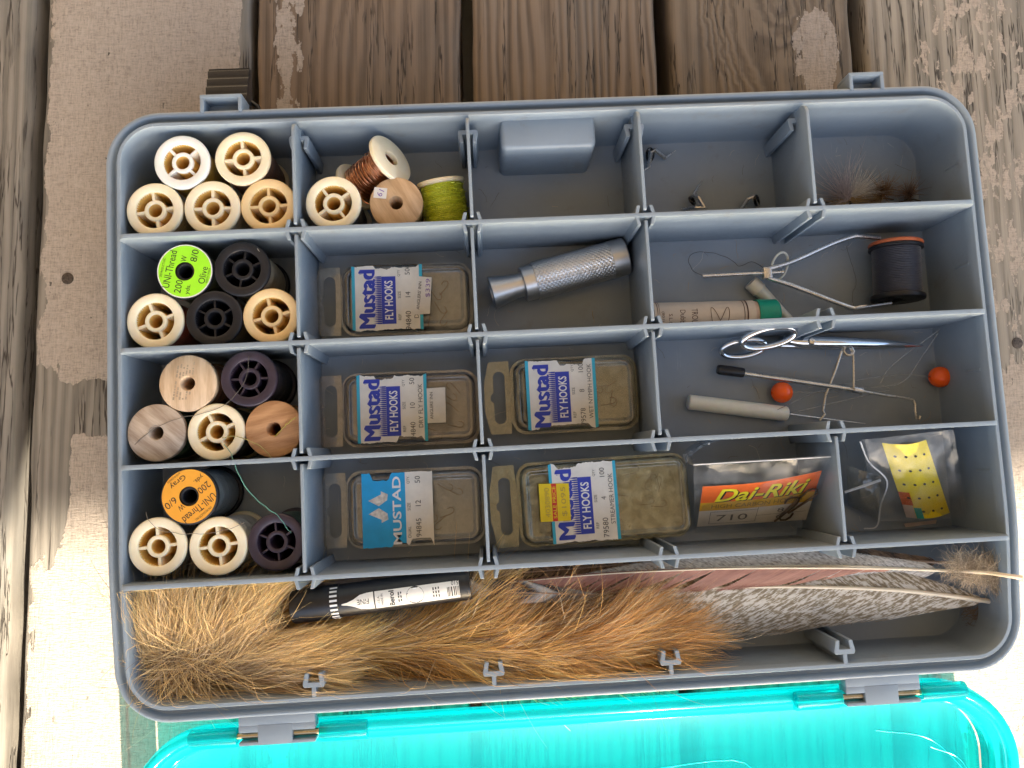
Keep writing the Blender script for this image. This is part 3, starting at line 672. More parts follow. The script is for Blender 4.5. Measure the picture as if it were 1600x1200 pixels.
# green tinsel
pa = px(688, 283, -20); pb = px(697, 333, -22.5); pb = pa + (pb - pa).normalized() * 21
M = lying(pa, pb, 10); H = 21
t = thing('tinsel_spool', 'white spool wound with glittery lime green tinsel, lying on its side', 'tinsel spool', pa, M.to_3x3())
open_spool(t, H, 9.8, IV)
gt = thread_mat('green_tinsel', (0.47, 0.54, 0.008), sparkle=True)
MB().lathe([(4, 1.8)] + [(8.9 + 0.25 * math.sin(q * 2.1) - 0.6 * abs(q / 8 - 1) ** 4, 1.8 + (H - 3.6) * q / 16) for q in range(17)] + [(4, H - 1.8)], 64, loop=False, wob=lambda i, j: 0.25 * mnoise.noise(Vector((i * .9, j * .8, 3)))).build('tinsel', gt, t)
fr = MB(); rr_ = random.Random(9)
for q in range(160):
    a = rr_.uniform(0, 6.28); z = rr_.uniform(2.2, H - 2.2); da = rr_.uniform(-0.35, 0.35); r0 = 9.0
    fr.tube([(r0 * math.cos(a + da * s), r0 * math.sin(a + da * s), z + s * rr_.uniform(-1, 1)) if s in (0, 1) else ((r0 + rr_.uniform(.3, 1)) * math.cos(a + da * s), (r0 + .5) * math.sin(a + da * s), z) for s in (0, .5, 1)], 0.13, 3)
tag(fr.build('tinsel_fibres', plain('lime_fibre', (0.62, 0.72, 0.06), 0.25, 0.2), t), kind='stuff')
# ------------------------------------------------------------------ clear hook boxes
BLUE = plain('blue_ink', (0.02, 0.045, 0.40), 0.5, var=0.06)
CYAN = plain('cyan_ink', (0.03, 0.42, 0.60), 0.5, var=0.05)
CYAN2 = plain('bright_cyan_ink', (0.0, 0.36, 0.72), 0.45, var=0.08)
GREYINK = plain('grey_ink', (0.10, 0.10, 0.10), 0.6, var=0.1)
PAPC = plain('cream_label_paper', (0.78, 0.74, 0.66), 0.7, var=0.07, vscale=0.15, bump=0.12, bscale=0.8)
WHITE = plain('white_ink', (0.80, 0.80, 0.80), 0.6, var=0.02)
VIOLET = plain('violet_ink', (0.22, 0.12, 0.40), 0.6)
HOOKM = plain('bronze_hook_wire', (0.16, 0.11, 0.07), 0.35, 0.9, var=0.3)
def torn(n, amp, seed, base=0.0, bites=()):
    """ragged edge profile"""
    r = random.Random(seed); out = []
    for i in range(n + 1):
        f = i / n; v = base + amp * (mnoise.noise(Vector((f * 9, seed * 3.1, 0))) + 0.5 * mnoise.noise(Vector((f * 31, seed, 2)))) + r.uniform(-.12, .12)
        for b0, b1, d in bites:
            if b0 < f < b1: v += d * min(1, (f - b0) * 25, (b1 - f) * 25)
        out.append(v)
    return out
def sheet(m, x0, x1, ytop, ybot, z, n, wrap=None):
    """paper band across the case between two ragged edges"""
    P = []; F = []
    for i in range(n + 1):
        xx = x0 + (x1 - x0) * i / n; P += [(xx, ybot[i], z), (xx, ytop[i], z)]
    for i in range(n): F.append((2 * i, 2 * i + 2, 2 * i + 3, 2 * i + 1))
    return m.add(P, F)
def hook_pile(t, x0, x1, y0, y1, seed, n=9, s=0.8):
    r = random.Random(seed); m = MB()
    for q in range(n):
        a = r.uniform(0, 6.28); c = Vector((r.uniform(x0, x1), r.uniform(y0, y1), r.uniform(1.2, 3.2)))
        X = Vector((math.cos(a), math.sin(a), r.uniform(-.2, .2))); Y = Vector((-math.sin(a), math.cos(a), r.uniform(-.2, .2)))
        pts = [(0, 0), (6, 0), (7.6, .5), (8.3, 1.7), (7.6, 2.9), (6.2, 3.3), (5.0, 3.0)]
        m.tube([c + X * (p * s - 4 * s) + Y * (w * s) for p, w in pts], 0.15, 4)
    tag(m.build('hook_pile', HOOKM, t), kind='stuff')
def hook_case(label, p1, p2, z, W, mat, tabw=12.0, lab=(16, 45), H=11.0, seed=1):
    a, b = px(*p1, z), px(*p2, z); c = (a + b) / 2; L = (b - a).length; an = math.atan2(b.y - a.y, b.x - a.x)
    zb = FLOOR + 0.15
    t = thing('hook_case', label, 'hook case', (c.x, c.y, zb), (0, 0, an), 'clear hook cases in the box')
    x0 = -L / 2; bx0 = x0 + tabw; bx1 = L / 2 - 1.2; cx = (bx0 + bx1) / 2; ha = (bx1 - bx0) / 2; hb = W / 2 - 1.2
    # lower half
    MB().rr(ha, hb, 5, [(-1.6, 0), (-0.7, 0.3), (-0.3, 1), (0, 5.2), (1.2, 5.3), (1.2, 5.7)], cx, 0, nc=8, ns=2, cap1=False).build('case_base', mat, t, angle=50)
    cl = MB().rr(ha, hb, 5, [(1.2, 5.75), (1.2, 6.2), (0, 6.3), (-0.25, H - 0.9), (-0.7, H - 0.2), (-1.4, H), (-2.2, H), (-2.8, H - 0.25), (-3.2, H - 1.0), (-3.8, H - 1.15)], cx, 0, nc=8, ns=2, cap0=False).build('case_lid', mat, t, angle=50)
    # hanging tab with its slot: a plate built round the slot
    hole = []
    sx, sl = 2.4, W * 0.27
    for q in range(9): an_ = math.pi * q / 8; hole.append((sx * math.cos(an_), sl + sx * math.sin(an_)))
    hole += [(-sx, 2.2), (-sx - 1.2, 1.0), (-sx - 1.2, -1.0), (-sx, -2.2)]
    for q in range(9): an_ = math.pi + math.pi * q / 8; hole.append((sx * math.cos(an_), -sl + sx * math.sin(an_)))
    hole += [(sx, -2), (sx, 2)]
    hx = x0 + 6.2; hole = [(hx + p, w) for p, w in hole]
    def outer(p, w):
        d = Vector((p - hx, w)); d.normalize(); best = 1e9
        for nx, ny, lim in ((1, 0, bx0 - 1.0 - hx), (-1, 0, hx - x0), (0, 1, W / 2 - 0.6), (0, -1, W / 2 - 0.6)):
            k = d.x * nx + d.y * ny
            if k > 1e-6: best = min(best, lim / k)
        ox, oy = hx + d.x * best, d.y * best
        ex, ey = max(0, x0 + 3.5 - ox), max(0, abs(oy) - (W / 2 - 4.1))
        if ex > 0 and ey > 0:
            l = math.hypot(ex, ey)
            if l > 3.5: ox = x0 + 3.5 - ex * 3.5 / l; oy = math.copysign(W / 2 - 4.1 + ey * 3.5 / l, oy)
        return ox, oy
    P = []; F = []; n = len(hole)
    for zz in (5.2, 5.75):
        P += [(p, w, zz) for p, w in hole]; P += [(*outer(p, w), zz) for p, w in hole]
    for i in range(n):
        j = (i + 1) % n
        F += [(i, j, n + j, n + i), (2 * n + i, 2 * n + j, 3 * n + j, 3 * n + i), (i, j, 2 * n + j, 2 * n + i), (n + i, n + j, 3 * n + j, 3 * n + i)]
    MB().add(P, F).build('hang_tab', mat, t, angle=50)
    hook_pile(t, cx + 2, cx + ha - 8, -hb + 5, hb - 5, seed)
    return t, x0, H, W, hb
def modern_label(t, x0, la, lb, H, W, hb, words, seed, bites_t=(), bites_b=(), fold_t=True):
    n = 44; w = lb - la; z = H + 0.12; xa, xb = x0 + la, x0 + lb
    top = torn(n, 0.7, seed, W / 2 - 1.6, bites_t); bot = torn(n, 0.8, seed + 5, -W / 2 + 1.5, bites_b)
    top = [min(v, W / 2 - 0.9) for v in top]; bot = [max(v, -W / 2 + 0.9) for v in bot]
    lab = sheet(MB(), xa, xb, top, bot, z, n).build('paper_label', PAPC, t, flip='keep')
    for k0, k1 in ((0, 2), (n - 2, n)):
        s = MB(); f = lambda i: xa + (xb - xa) * i / n
        sheet(s, f(k0), f(k1), top[k0:k1 + 1], bot[k0:k1 + 1], z + 0.04, 2).build('cyan_stripe', CYAN, lab, flip='keep')
    # the torn band running down the sides of the case
    for sgn, m0, m1 in ((1, .05, .98), (-1, .02, .9)):
        s = MB(); yy = sgn * (hb + 0.12)
        s.add([(xa + w * m0, yy, H - 1.2), (xa + w * m1, yy, H - 1.0), (xa + w * m1, sgn * (hb + 0.3), 6.5), (xa + w * m0, sgn * (hb + 0.3), 6.4)], [(0, 1, 2, 3)])
        s.build('label_fold', PAPC, lab, flip='keep')
    Y, X = (0, 1, 0), (-1, 0, 0)
    zt = z + 0.1
    for q, dx in enumerate((-.42, -.14, .14, .42)): put_text('Mustad', lab, BLUE, (xa + w * .215 + dx * .6, -0.5 + dx, zt + q * .012), Y, X, W * .79, 6.2)
    put_text('TM', lab, BLUE, (xa + w * .13, W * .345, zt), Y, X, 1.5, 0.8)
    MB().add([(xa + w * .42, -W * .37, zt - .03), (xa + w * .62, -W * .37, zt - .03), (xa + w * .62, W * .29, zt - .03), (xa + w * .42, W * .29, zt - .03)], [(0, 1, 2, 3)]).build('blue_panel', BLUE, lab, flip='keep')
    put_text('FLY HOOKS', lab, WHITE, (xa + w * .52, -W * .04, zt + .04), Y, X, W * .54, 3.4, bold=0.02)
    dots = MB()
    for i in range(7):
        for j in range(26):
            s = 0.10 + 0.05 * i; cx, cy = xa + w * (.305 + .0172 * i), -W * .36 + W * .645 * j / 25
            s = min(s, 0.30); dots.add([(cx - s, cy - s, zt), (cx + s, cy - s, zt), (cx + s, cy + s, zt), (cx - s, cy + s, zt)], [(0, 1, 2, 3)])
    tag(dots.build('halftone_print', BLUE, lab, smooth=False, flip='keep'), kind='stuff')
    for s, fx, fy, h in words: put_text(s, lab, GREYINK, (xa + w * fx, W * fy, zt), Y, X, None, h)
    return lab
CLR_G = clear('clear_grey_plastic', (0.96, 0.96, 0.94), 0.11, 0.085, hazecol=(0.60, 0.58, 0.50))
CLR_P = clear('clear_pinkish_plastic', (0.96, 0.93, 0.89), 0.11, 0.09, hazecol=(0.58, 0.46, 0.38))
CLR_O = clear('clear_olive_plastic', (0.95, 0.92, 0.78), 0.11, 0.14, hazecol=(0.62, 0.56, 0.37))
CLR_Y = clear('clear_yellowed_plastic', (0.95, 0.93, 0.76), 0.11, 0.20, hazecol=(0.68, 0.63, 0.38))
std = lambda q, sz, ref, nm: [('QTY', .67, .33, 1.15), ('SIZE', .67, .03, 1.15), ('REF', .67, -.28, 1.15), (q, .79, .35, 2.0), (sz, .79, .03, 2.0), (ref, .79, -.31, 2.0), (nm, .905, .02, 1.75)]
Y_, X_ = (0, 1, 0), (-1, 0, 0)

t, x0, H, W, hb = hook_case('clear hook case with a white price sticker over its torn label, beside the knurled tube', (489, 470), (738, 462), -28, 29.6, CLR_G, seed=1)
lab = modern_label(t, x0, 16.2, 44.8, H, W, hb, [('QTY', .67, .33, 1.15), ('SIZE', .67, .03, 1.15), ('REF', .67, -.28, 1.15), ('50', .79, .35, 2.0), ('14', .79, .03, 2.0), ('94840', .79, -.33, 2.2), ('DRY', .905, -.22, 1.75)], 2, bites_t=((.3, .95, -1.2),))
s = MB().add([(0, 0, 0), (7.2, .6, 0), (7.6, 15.6, 0), (1.6, 16, 0)], [(0, 1, 2, 3)]).build('price_sticker', PAPW, t, flip='keep'); so = Vector((x0 + 40.3, -7.6, H + 0.32)); s.location = so * U; s.rotation_euler = (0, 0, math.radians(-3))
put_text("ANGLERS' INN", s, INK, (2.6, 8.0, .08), (0.06, 1, 0), (-1, .06, 0), 11.5, 1.25)
put_text('$339', s, VIOLET, (6.2, 11.2, .08), (0.0, 1, 0), (-1, 0, 0), 7.6, 2.0)

t, x0, H, W, hb = hook_case('pinkish clear hook case with a shop sticker beside its torn label', (491, 643), (748, 633), -28, 30.2, CLR_P, seed=2)
lab = modern_label(t, x0, 17.5, 45.5, H, W, hb, std('50', '10', '94840', 'DRY FLY HOOK'), 4, bites_t=((.25, .55, -1.8), (.55, .98, -0.8)), bites_b=((.55, .95, 2.0),))
s = MB().add([(0, 0, 0), (7.6, 0, 0), (7.8, 14.2, 0), (.2, 14, 0)], [(0, 1, 2, 3)]).build('shop_sticker', PAPW, t, flip='keep'); s.location = Vector((x0 + 45.2, -6.6, H + 0.1)) * U
put_text("ANGLERS' INN", s, INK, (2.0, 7.0, .08), Y_, X_, 10.8, 1.3)

t, x0, H, W, hb = hook_case('olive tinted hook case with a torn label, beside the compartment holding scissors', (757, 622), (998, 610), -28, 31.0, CLR_O, seed=3)
lab = modern_label(t, x0, 17.0, 45.5, H, W, hb, [('QTY', .67, .33, 1.15), ('SIZE', .67, .03, 1.15), ('REF', .67, -.28, 1.15), ('100', .79, .33, 2.0), ('8', .79, .03, 2.0), ('79578', .79, -.31, 2.0), ('WET NYMPH HOOK', .905, .02, 1.7)], 6, bites_t=((.45, .85, -2.2),), bites_b=((.15, .9, 1.6),))

t, x0, H, W, hb = hook_case('clear hook case with a bright blue label bearing a white emblem', (497, 800), (757, 788), -28, 31.0, CLR_G, seed=4)
n = 44; la, lb = 17.8, 45.8; w = lb - la; xa, xb = x0 + la, x0 + lb; z = H + 0.12
top = [min(v, W / 2 - .7) for v in torn(n, .4, 11, W / 2 - 1.2, ((.12, .42, -3.0),))]; bot = [max(v, -W / 2 + .2) for v in torn(n, .35, 13, -W / 2 + 0.6, ((.4, .65, 1.3), (.65, 1.0, 3.0)))]
lab = sheet(MB(), xa, xb, top, bot, z, n).build('paper_label', PAPC, t, flip='keep')
nb = 27; bl = sheet(MB(), xa, xa + w * nb / n, top[:nb + 1], bot[:nb + 1], z + .05, nb).build('blue_panel', CYAN2, lab, flip='keep')
put_text('MUSTAD', bl, WHITE, (xa + w * .49, -.6, z + .12), Y_, X_, W * .86, 3.4, bold=0.02)
for sg in (1, -1):
    pts = [(.08, .0), (.22, .0 + .0), (.35, .05), (.38, .11), (.28, .165), (.08, .06)]
    poly = [(.09, .085), (.235, .012), (.355, .085), (.365, .16), (.27, .20), (.27, .16)]
    poly = poly if sg > 0 else [(p, -q) for p, q in poly][::-1]
    MB().add([(xa + w * p, W * (q + .03), z + .12) for p, q in poly], [tuple(range(6))]).build('emblem', plain('worn_white_ink', (0.66, 0.62, 0.55), 0.7, var=0.35, vscale=0.6), bl, smooth=False, flip='keep')
for s, fx, fy, h in (('QTY.', .66, .36, 1.2), ('SIZE', .66, .02, 1.2), ('DUAL', .66, -.30, 1.2), ('50', .79, .36, 2.1), ('12', .79, .06, 2.1), ('94845', .79, -.25, 2.1)): put_text(s, lab, GREYINK, (xa + w * fx, W * fy, z + .1), Y_, X_, None, h)

t, x0, H, W, hb = hook_case('long yellowed hook case with a yellow sale price sticker', (766, 795), (1083, 772), -24, 34.0, CLR_Y, tabw=12.5, H=12.5, seed=5)
lab = modern_label(t, x0, 24, 51, H, W, hb, [('QTY', .67, .33, 1.15), ('SIZE', .67, .03, 1.15), ('REF', .67, -.28, 1.15), ('100', .79, .33, 2.0), ('4', .79, .03, 2.0), ('79580', .79, -.31, 2.2), ('STREAMER HOOK', .905, .02, 1.75)], 8, bites_t=((.1, .45, -1.5),))
YEL = plain('yellow_sticker_paper', (0.80, 0.58, 0.01), 0.6, var=0.05); RED = plain('red_ink', (0.62, 0.03, 0.02), 0.6)
s = MB().add([(0, 0, 0), (12, -.3, 0), (12.2, 14.4, 0), (.2, 15, 0)], [(0, 1, 2, 3)]).build('sale_sticker', YEL, t, flip='keep'); s.location = Vector((x0 + 19.6, -6.6, H + 0.5)) * U
r_ = MB().add([(4.9, -.05, .05), (6.9, -.1, .05), (7.1, 14.6, .05), (5.1, 14.7, .05)], [(0, 1, 2, 3)]).build('red_band', RED, s, flip='keep')
put_text('SALE PRICE', s, YEL, (6.0, 7.3, .12), Y_, X_, 12.6, 1.4, bold=.01)
put_text('4030890', s, plain('faded_brown_ink', (0.50, 0.35, 0.06), .7), (3.2, 7.4, .1), Y_, X_, 11.5, 1.9); put_text('$1095', s, plain('faded_brown_ink', (0.50, 0.35, 0.06), .7), (9.8, 7.4, .1), Y_, X_, 11.5, 2.2)

# ------------------------------------------------------------------ knurled metal tube (hair stacker)
ALU = plain('turned_aluminium', (0.66, 0.65, 0.64), 0.36, 1.0, var=0.06, bump=0.0)
pa, pb = px(768, 458, -28.5), px(977, 400, -28.5); L = (pb - pa).length
M = lying(pa, pb, 8)
t = thing('hair_stacker', 'silver metal tube with a knurled grip and flared mouth', 'hair stacker', pa, M.to_3x3())
k_ = L / 54.0
MB().lathe([(4.9, 1.5), (5.2, 0), (6.6, 0), (6.9, .3), (6.6, 1.5), (5.0, 10), (4.9, 13.5), (4.0, 13.6), (4.0, 8)], 64).build('flared_mouth', ALU, t)
MB().lathe([(4.0, 13.4), (6.9, 13.4), (7.3, 13.8), (7.3, 18.4), (4, 18.5)], 64).build('collar', ALU, t)
kn = MB(); segs, rows = 150, 84; P = []; F = []; z0_, z1_ = 18.5, L - 7
for i in range(segs):
    a = 2 * math.pi * i / segs
    for j in range(rows + 1):
        zz = z0_ + (z1_ - z0_) * j / rows; ph = 26
        u_ = (a * ph / (2 * math.pi) + zz * 0.6) % 1; v_ = (a * ph / (2 * math.pi) - zz * 0.6) % 1
        r = 7.6 + 0.3 * min(abs(u_ - .5) * 2, abs(v_ - .5) * 2); P.append((r * math.cos(a), r * math.sin(a), zz))
for i in range(segs):
    k = (i + 1) % segs
    for j in range(rows): F.append((i * (rows + 1) + j, k * (rows + 1) + j, k * (rows + 1) + j + 1, i * (rows + 1) + j + 1))
kn.add(P, F).build('knurled_grip', ALU, t, smooth=False)
MB().lathe([(5.6, L - 7.1), (7.5, L - 7.1), (7.9, L - 6.7), (7.9, L - .5), (7.5, L), (6.6, L), (6.4, L - 1.5), (5.6, L - 1.6)], 64).build('end_collar', ALU, t)
MB().lathe([(.01, L - 1.8), (6.4, L - 1.8)], 40, loop=False).build('end_plug', plain('dark_rubber', (0.02, 0.02, 0.02), .7), t)
MB().lathe([(.01, 6), (4.6, 6)], 40, loop=False).build('bore', plain('dark_rubber', (0.02, 0.02, 0.02), .7), t)

# ------------------------------------------------------------------ bobbin holder with navy thread
STEEL = plain('bright_steel_wire', (0.66, 0.64, 0.61), 0.3, 1.0, var=0.12, bump=0.0)
CHROME = plain('chrome', (0.70, 0.71, 0.73), 0.1, 1.0, var=0.05, bump=0.0)
CREAMP = plain('cream_plastic_tube', (0.68, 0.68, 0.60), 0.4, var=0.05, sss=0.2)
ZW = -28
t = thing('bobbin_holder', 'steel wire bobbin holder gripping a spool of navy thread', 'bobbin holder', px(1300, 430, FLOOR))
pt = lambda u, v, z: tuple(px(u, v, z))
wl = lambda m, name, mat, par=None, **kw: m.build(name, mat, par or t, world=True, **kw)
wl(MB().tube([pt(1098, 431, ZW - 4), pt(1198, 426, ZW)], .85, 12), 'thread_tube', STEEL)
wl(MB().tube([pt(1186, 427, ZW), pt(1224, 425, ZW)], .7, 12), 'tube_end', STEEL); wl(MB().tube([pt(1221, 425, ZW), pt(1223, 425, ZW)], 1.2, 12), 'tube_lip', STEEL)
a = px(1197, 427, ZW); wl(MB().box(a.x - 1.5, a.x + 1.9, a.y - 2.3, a.y + 2.3, a.z - 1.5, a.z + 1.6), 'clamp', STEEL, bevel=.3)
wl(MB().tube(spline([pt(1200, 420, ZW), pt(1240, 408, ZW), pt(1300, 381, ZW), pt(1332, 370, ZW), pt(1342, 369, ZW), pt(1375, 372, ZW - 1)], 30), .95, 10), 'spring_arm', STEEL)
wl(MB().tube(spline([pt(1200, 434, ZW), pt(1240, 447, ZW), pt(1300, 470, ZW), pt(1331, 481, ZW), pt(1344, 480, ZW), pt(1392, 473, ZW - 1)], 30), .95, 10), 'spring_arm', STEEL)
NAVY = thread_mat('thread_navy', (0.006, 0.007, 0.02), sheen=1.0)
pa, pb = px(1399, 380, -26), px(1403, 469, -26); H = (pb - pa).length
M = lying(pa, pb, 10); 
sp = thing('thread_spool', 'black spool of navy thread held in the wire bobbin holder', 'thread spool', pa, M.to_3x3())
ORG_ = MB().lathe(ring(3, 10.6, 0, 1.6, .5), 48).build('flange', plain('orange_brown_plastic', (0.42, 0.10, 0.03), .4), sp); tag(ORG_, 'orange end flange')
MB().lathe(ring(3, 10.6, H - 2, H, .5), 48).build('flange', SPB, sp); MB().lathe(ring(3, 10.6, 1.65, 3, .4), 48).build('flange', SPB, sp)
MB().lathe([(4, 3)] + [(9.3 + .12 * math.sin(q * 2.3), 3 + (H - 5) * q / 16) for q in range(17)] + [(4, H - 2)], 56, loop=False).build('thread', NAVY, sp)
MB().lathe(ring(2.0, 3.4, .2, H - .2, .2), 32).build('hub', SPB, sp)
# thin clear ring and cream cone lying under the bobbin
cl_ = MB(); c = px(1218, 416, -30); pts = []
for q in range(33):
    a = 2 * math.pi * q / 32; pts.append((c.x + 6.2 * math.cos(a) * math.cos(1.1) - 3.6 * math.sin(a) * math.sin(1.1), c.y + 6.2 * math.cos(a) * math.sin(1.1) + 3.6 * math.sin(a) * math.cos(1.1), c.z + 1.5 * math.sin(a)))
o = cl_.tube(pts, .5, 8, caps=False).build('plastic_loop', CREAMP); tag(o, 'thin cream plastic loop lying round the bobbin clamp', 'loop')
pa, pb = px(1173, 441, -34), px(1240, 505, -35); d = (pb - pa); 
o = MB().tube([pa, pa + d * .02, pa + d * .2, pa + d * .22, pb], [3.0, 3.3, 3.3, 2.9, 1.4], 20).build('plastic_cone', CREAMP); tag(o, 'translucent cream plastic cone beside the green capped wax tube', 'cone')
# wax tube
pa, pb = px(1018, 497, -30), px(1213, 492, -30); L = (pb - pa).length; M = lying(pa, pb, 6); ez = (pb - pa).normalized()
t = thing('wax_tube', 'cream paper tube of dubbing wax with a green cap', 'wax tube', pa, M.to_3x3())
R_ = 6.3; TUBEP = plain('cream_tube_paper', (0.66, 0.56, 0.45), .55, var=0.05)
MB().lathe([(.01, 0), (R_, 0), (R_, L * .80), (.01, L * .80)], 48, loop=False).build('paper_tube', TUBEP, t)
MB().lathe([(.01, L * .79), (R_ - .35, L * .79), (R_ - .35, L * .845), (.01, L * .845)], 48, loop=False).build('tube_neck', plain('pinkish_paper', (0.60, 0.45, 0.36), .6), t)
MB().lathe([(.01, L * .83), (R_ + .25, L * .83), (R_ + .3, L * .84), (R_ + .3, L - .8), (R_ - .3, L), (.01, L)], 48, loop=False).build('cap', plain('green_cap_plastic', (0.0, 0.30, 0.20), .4), t)
inv = M.inverted()
def cyl(p, R=R_ + .05):
    """world point above the tube -> wrapped on the tube, in tube coordinates"""
    q = inv @ p; ang0 = math.atan2(q.y, q.x)
    return q
upv = (inv.to_3x3() @ Vector((0, 0, 1))); ua = math.atan2(upv.y, upv.x)
def on_tube(s, along, ang, w, h, mat, name='lettering', bold=0.0):
    """reading round the tube (towards the viewer), letters standing along the tube"""
    V, F, asp = text2d(s, bold); P = []
    sgn = 1 if (inv.to_3x3() @ Vector((0, -1, 0))).cross(upv).z < 0 else -1
    for x_, y_ in V:
        a = ua + sgn * (ang + x_ * w / R_); zz = along + y_ * h; P.append(((R_ + .06) * math.cos(a), (R_ + .06) * math.sin(a), zz))
    MB().add(P, F).build(name, mat, t, smooth=False, flip='keep')
BRN = plain('brown_ink', (0.09, 0.04, 0.025), .6)
for s, al, an_, w, h in (('TROU', 16.5, .10, 6.2, 2.5), ('Dubb', 11.6, .12, 5.6, 2.2), ('S.L.C', 6.6, .30, 4.6, 1.5), ('(801)', 3.4, .10, 4.2, 1.4)): on_tube(s, al, an_, w, h, BRN)
for zz, ww in ((1.2, .25), (2.0, .15), (37.0, .3), (38.2, .6)):
    MB().lathe([(R_ + .04, zz), (R_ + .09, zz), (R_ + .09, zz + ww), (R_ + .04, zz + ww)], 48).build('printed_band', BRN, t)
sg = []
for q in range(60):
    a = q / 59 * math.pi * 2; sg.append((27 + 3.8 * math.sin(a), .15 + .85 * math.sin(2 * a + .5) * .7))
def tp(zz, an_): 
    sgn = 1 if (inv.to_3x3() @ Vector((0, -1, 0))).cross(upv).z < 0 else -1
    a = ua + sgn * an_; return ((R_ + .06) * math.cos(a), (R_ + .06) * math.sin(a), zz)
MB().tube([tp(a, b) for a, b in sg], .13, 4).build('printed_fly', BRN, t)

# ------------------------------------------------------------------ tools in the third row
t = thing('scissors', 'chrome scissors with oval finger rings leaning on the divider', 'scissors', px(1290, 535, FLOOR))
def oval(u0, v0, z0, u1, v1, z1, wid, r, name):
    a, b = px(u0, v0, z0), px(u1, v1, z1); c = (a + b) / 2; X = (b - a) / 2; N = Vector((0, .75, .66)) * wid
    pts = [c + X * math.cos(q * 2 * math.pi / 40) + N * math.sin(q * 2 * math.pi / 40) for q in range(41)]
    return wl(MB().tube(pts, r, 12, caps=False), name, CHROME)
oval(1159, 535, -21, 1243, 520, -20, 4.6, 1.25, 'finger_ring')
oval(1127, 548, -30, 1196, 540, -29, 4.2, 1.25, 'finger_ring')
def blade(pts, rs, name):
    wl(MB().tube([px(*p) for p in pts], rs, 14), name, CHROME)
blade([(1226, 531, -27), (1250, 534, -27.5), (1300, 535, -28), (1380, 537, -30), (1442, 540, -32)], [1.5, 2.4, 2.4, 1.8, .25], 'blade')
blade([(1182, 540, -31), (1220, 539, -31.5), (1290, 540, -32), (1380, 541, -32.5), (1440, 541, -33)], [1.3, 1.6, 1.9, 1.3, .2], 'blade')
a = px(1268, 533, -25.4); m = MB(); m.M = Matrix.Translation(a); m.lathe([(.01, .9), (1.2, .8), (1.6, .2), (1.6, -1)], 16, loop=False); wl(m, 'pivot_screw', CHROME)

GOLD = plain('nickel_rod', (0.64, 0.61, 0.55), 0.3, 1.0, var=0.1, bump=0.0)
t = thing('whip_finisher', 'whip finishing tool with black capped rod and bent wire arms', 'whip finisher', px(1280, 600, FLOOR))
wl(MB().tube([pt(1161, 583, -31), pt(1338, 609, -30)], 1.0, 12), 'rod', GOLD)
wl(MB().tube([pt(1121, 577, -31.5), pt(1124, 577.5, -31.5), pt(1158, 582, -31.2), pt(1162, 582.5, -31.2)], [1.7, 2.1, 2.1, 1.9], 16), 'black_cap', BLK)
wl(MB().tube([pt(1333, 608, -30), pt(1347, 611, -30)], 1.6, 12), 'collar', STEEL)
wl(MB().tube([px(*p, -30) for p in ((1346, 611), (1380, 617), (1420, 623), (1427, 625), (1430, 631), (1430, 640), (1432, 654), (1436, 655), (1438, 650))], .5, 8), 'hook_arm', GOLD)
wl(MB().tube([px(u, v, -28.5) for u, v in ((1334, 606), (1334, 580), (1333, 548))], .5, 8), 'spring_arm', GOLD)
m = MB(); pts = []
for q in range(61):
    a_ = q / 60 * 2 * math.pi * 3.0; c = px(1325, 548, -28.5); pts.append((c.x + 2.0 * math.cos(a_), c.y + 2.0 * math.sin(a_), c.z - 1.2 + q * .04))
wl(m.tube(pts, .4, 6), 'spring_coil', GOLD)
wl(MB().tube([px(*p) for p in ((1315, 549, -28), (1305, 580, -28.5), (1290, 618, -33), (1286, 642, -33), (1289, 647, -33), (1281, 657, -33.5))], .5, 8), 'trip_arm', GOLD)

t = thing('bodkin', 'needle bodkin with a milky white plastic handle', 'bodkin', px(1150, 640, FLOOR))
pa, pb = px(1075, 628, -33.3), px(1230, 647, -33.3); d = pb - pa
wl(MB().tube([pa, pa + d * .008, pa + d * .02, pa + d * .98, pa + d * .992, pb], [2.6, 3.0, 3.2, 3.2, 3.0, 2.6], 28), 'handle', plain('milky_plastic', (0.80, 0.80, 0.70), .35, var=.05, sss=.3))
wl(MB().tube([pb, px(1352, 662, -34.5)], [.5, .1], 8), 'needle', STEEL)

ORB = NT('orange_bead_plastic'); ORB.set(Base_Color=(1.0, 0.13, 0.01), Roughness=0.15, Subsurface_Weight=.2, Subsurface_Radius=(1, .3, .1)); ORB.b.inputs['Subsurface Scale'].default_value = 3 * U
nb_ = ORB.noise(ORB.co(), 1.5, 4); ORB.set(Normal=ORB.bump(nb_, .05, .3)); ORB = ORB.m
MONO = clear('nylon_line', (0.85, 0.85, 0.82), .3, .25, rough=.2, hazecol=(.75, .75, .7))
for (u, v), lb in (((1222, 613), 'round orange bead next to the milky bodkin handle'), ((1469, 589), 'round orange bead by the side wall of the box')):
    c = px(u, v, -32.2); t = thing('bead', lb, 'bead', (c.x, c.y, FLOOR), None, 'orange beads on nylon line')
    R0 = 4.4; m = MB(); m.M = Matrix.Translation((0, 0, R0 + .2)) @ Matrix.Rotation(math.pi / 2, 4, 'Y')
    prof = [(R0 * math.sin(a), -R0 * math.cos(a)) for a in [math.asin(.16) + (math.pi - 2 * math.asin(.16)) * q / 20 for q in range(21)]]
    m.lathe(prof, 40, loop=True).build('bead_body', ORB, t)
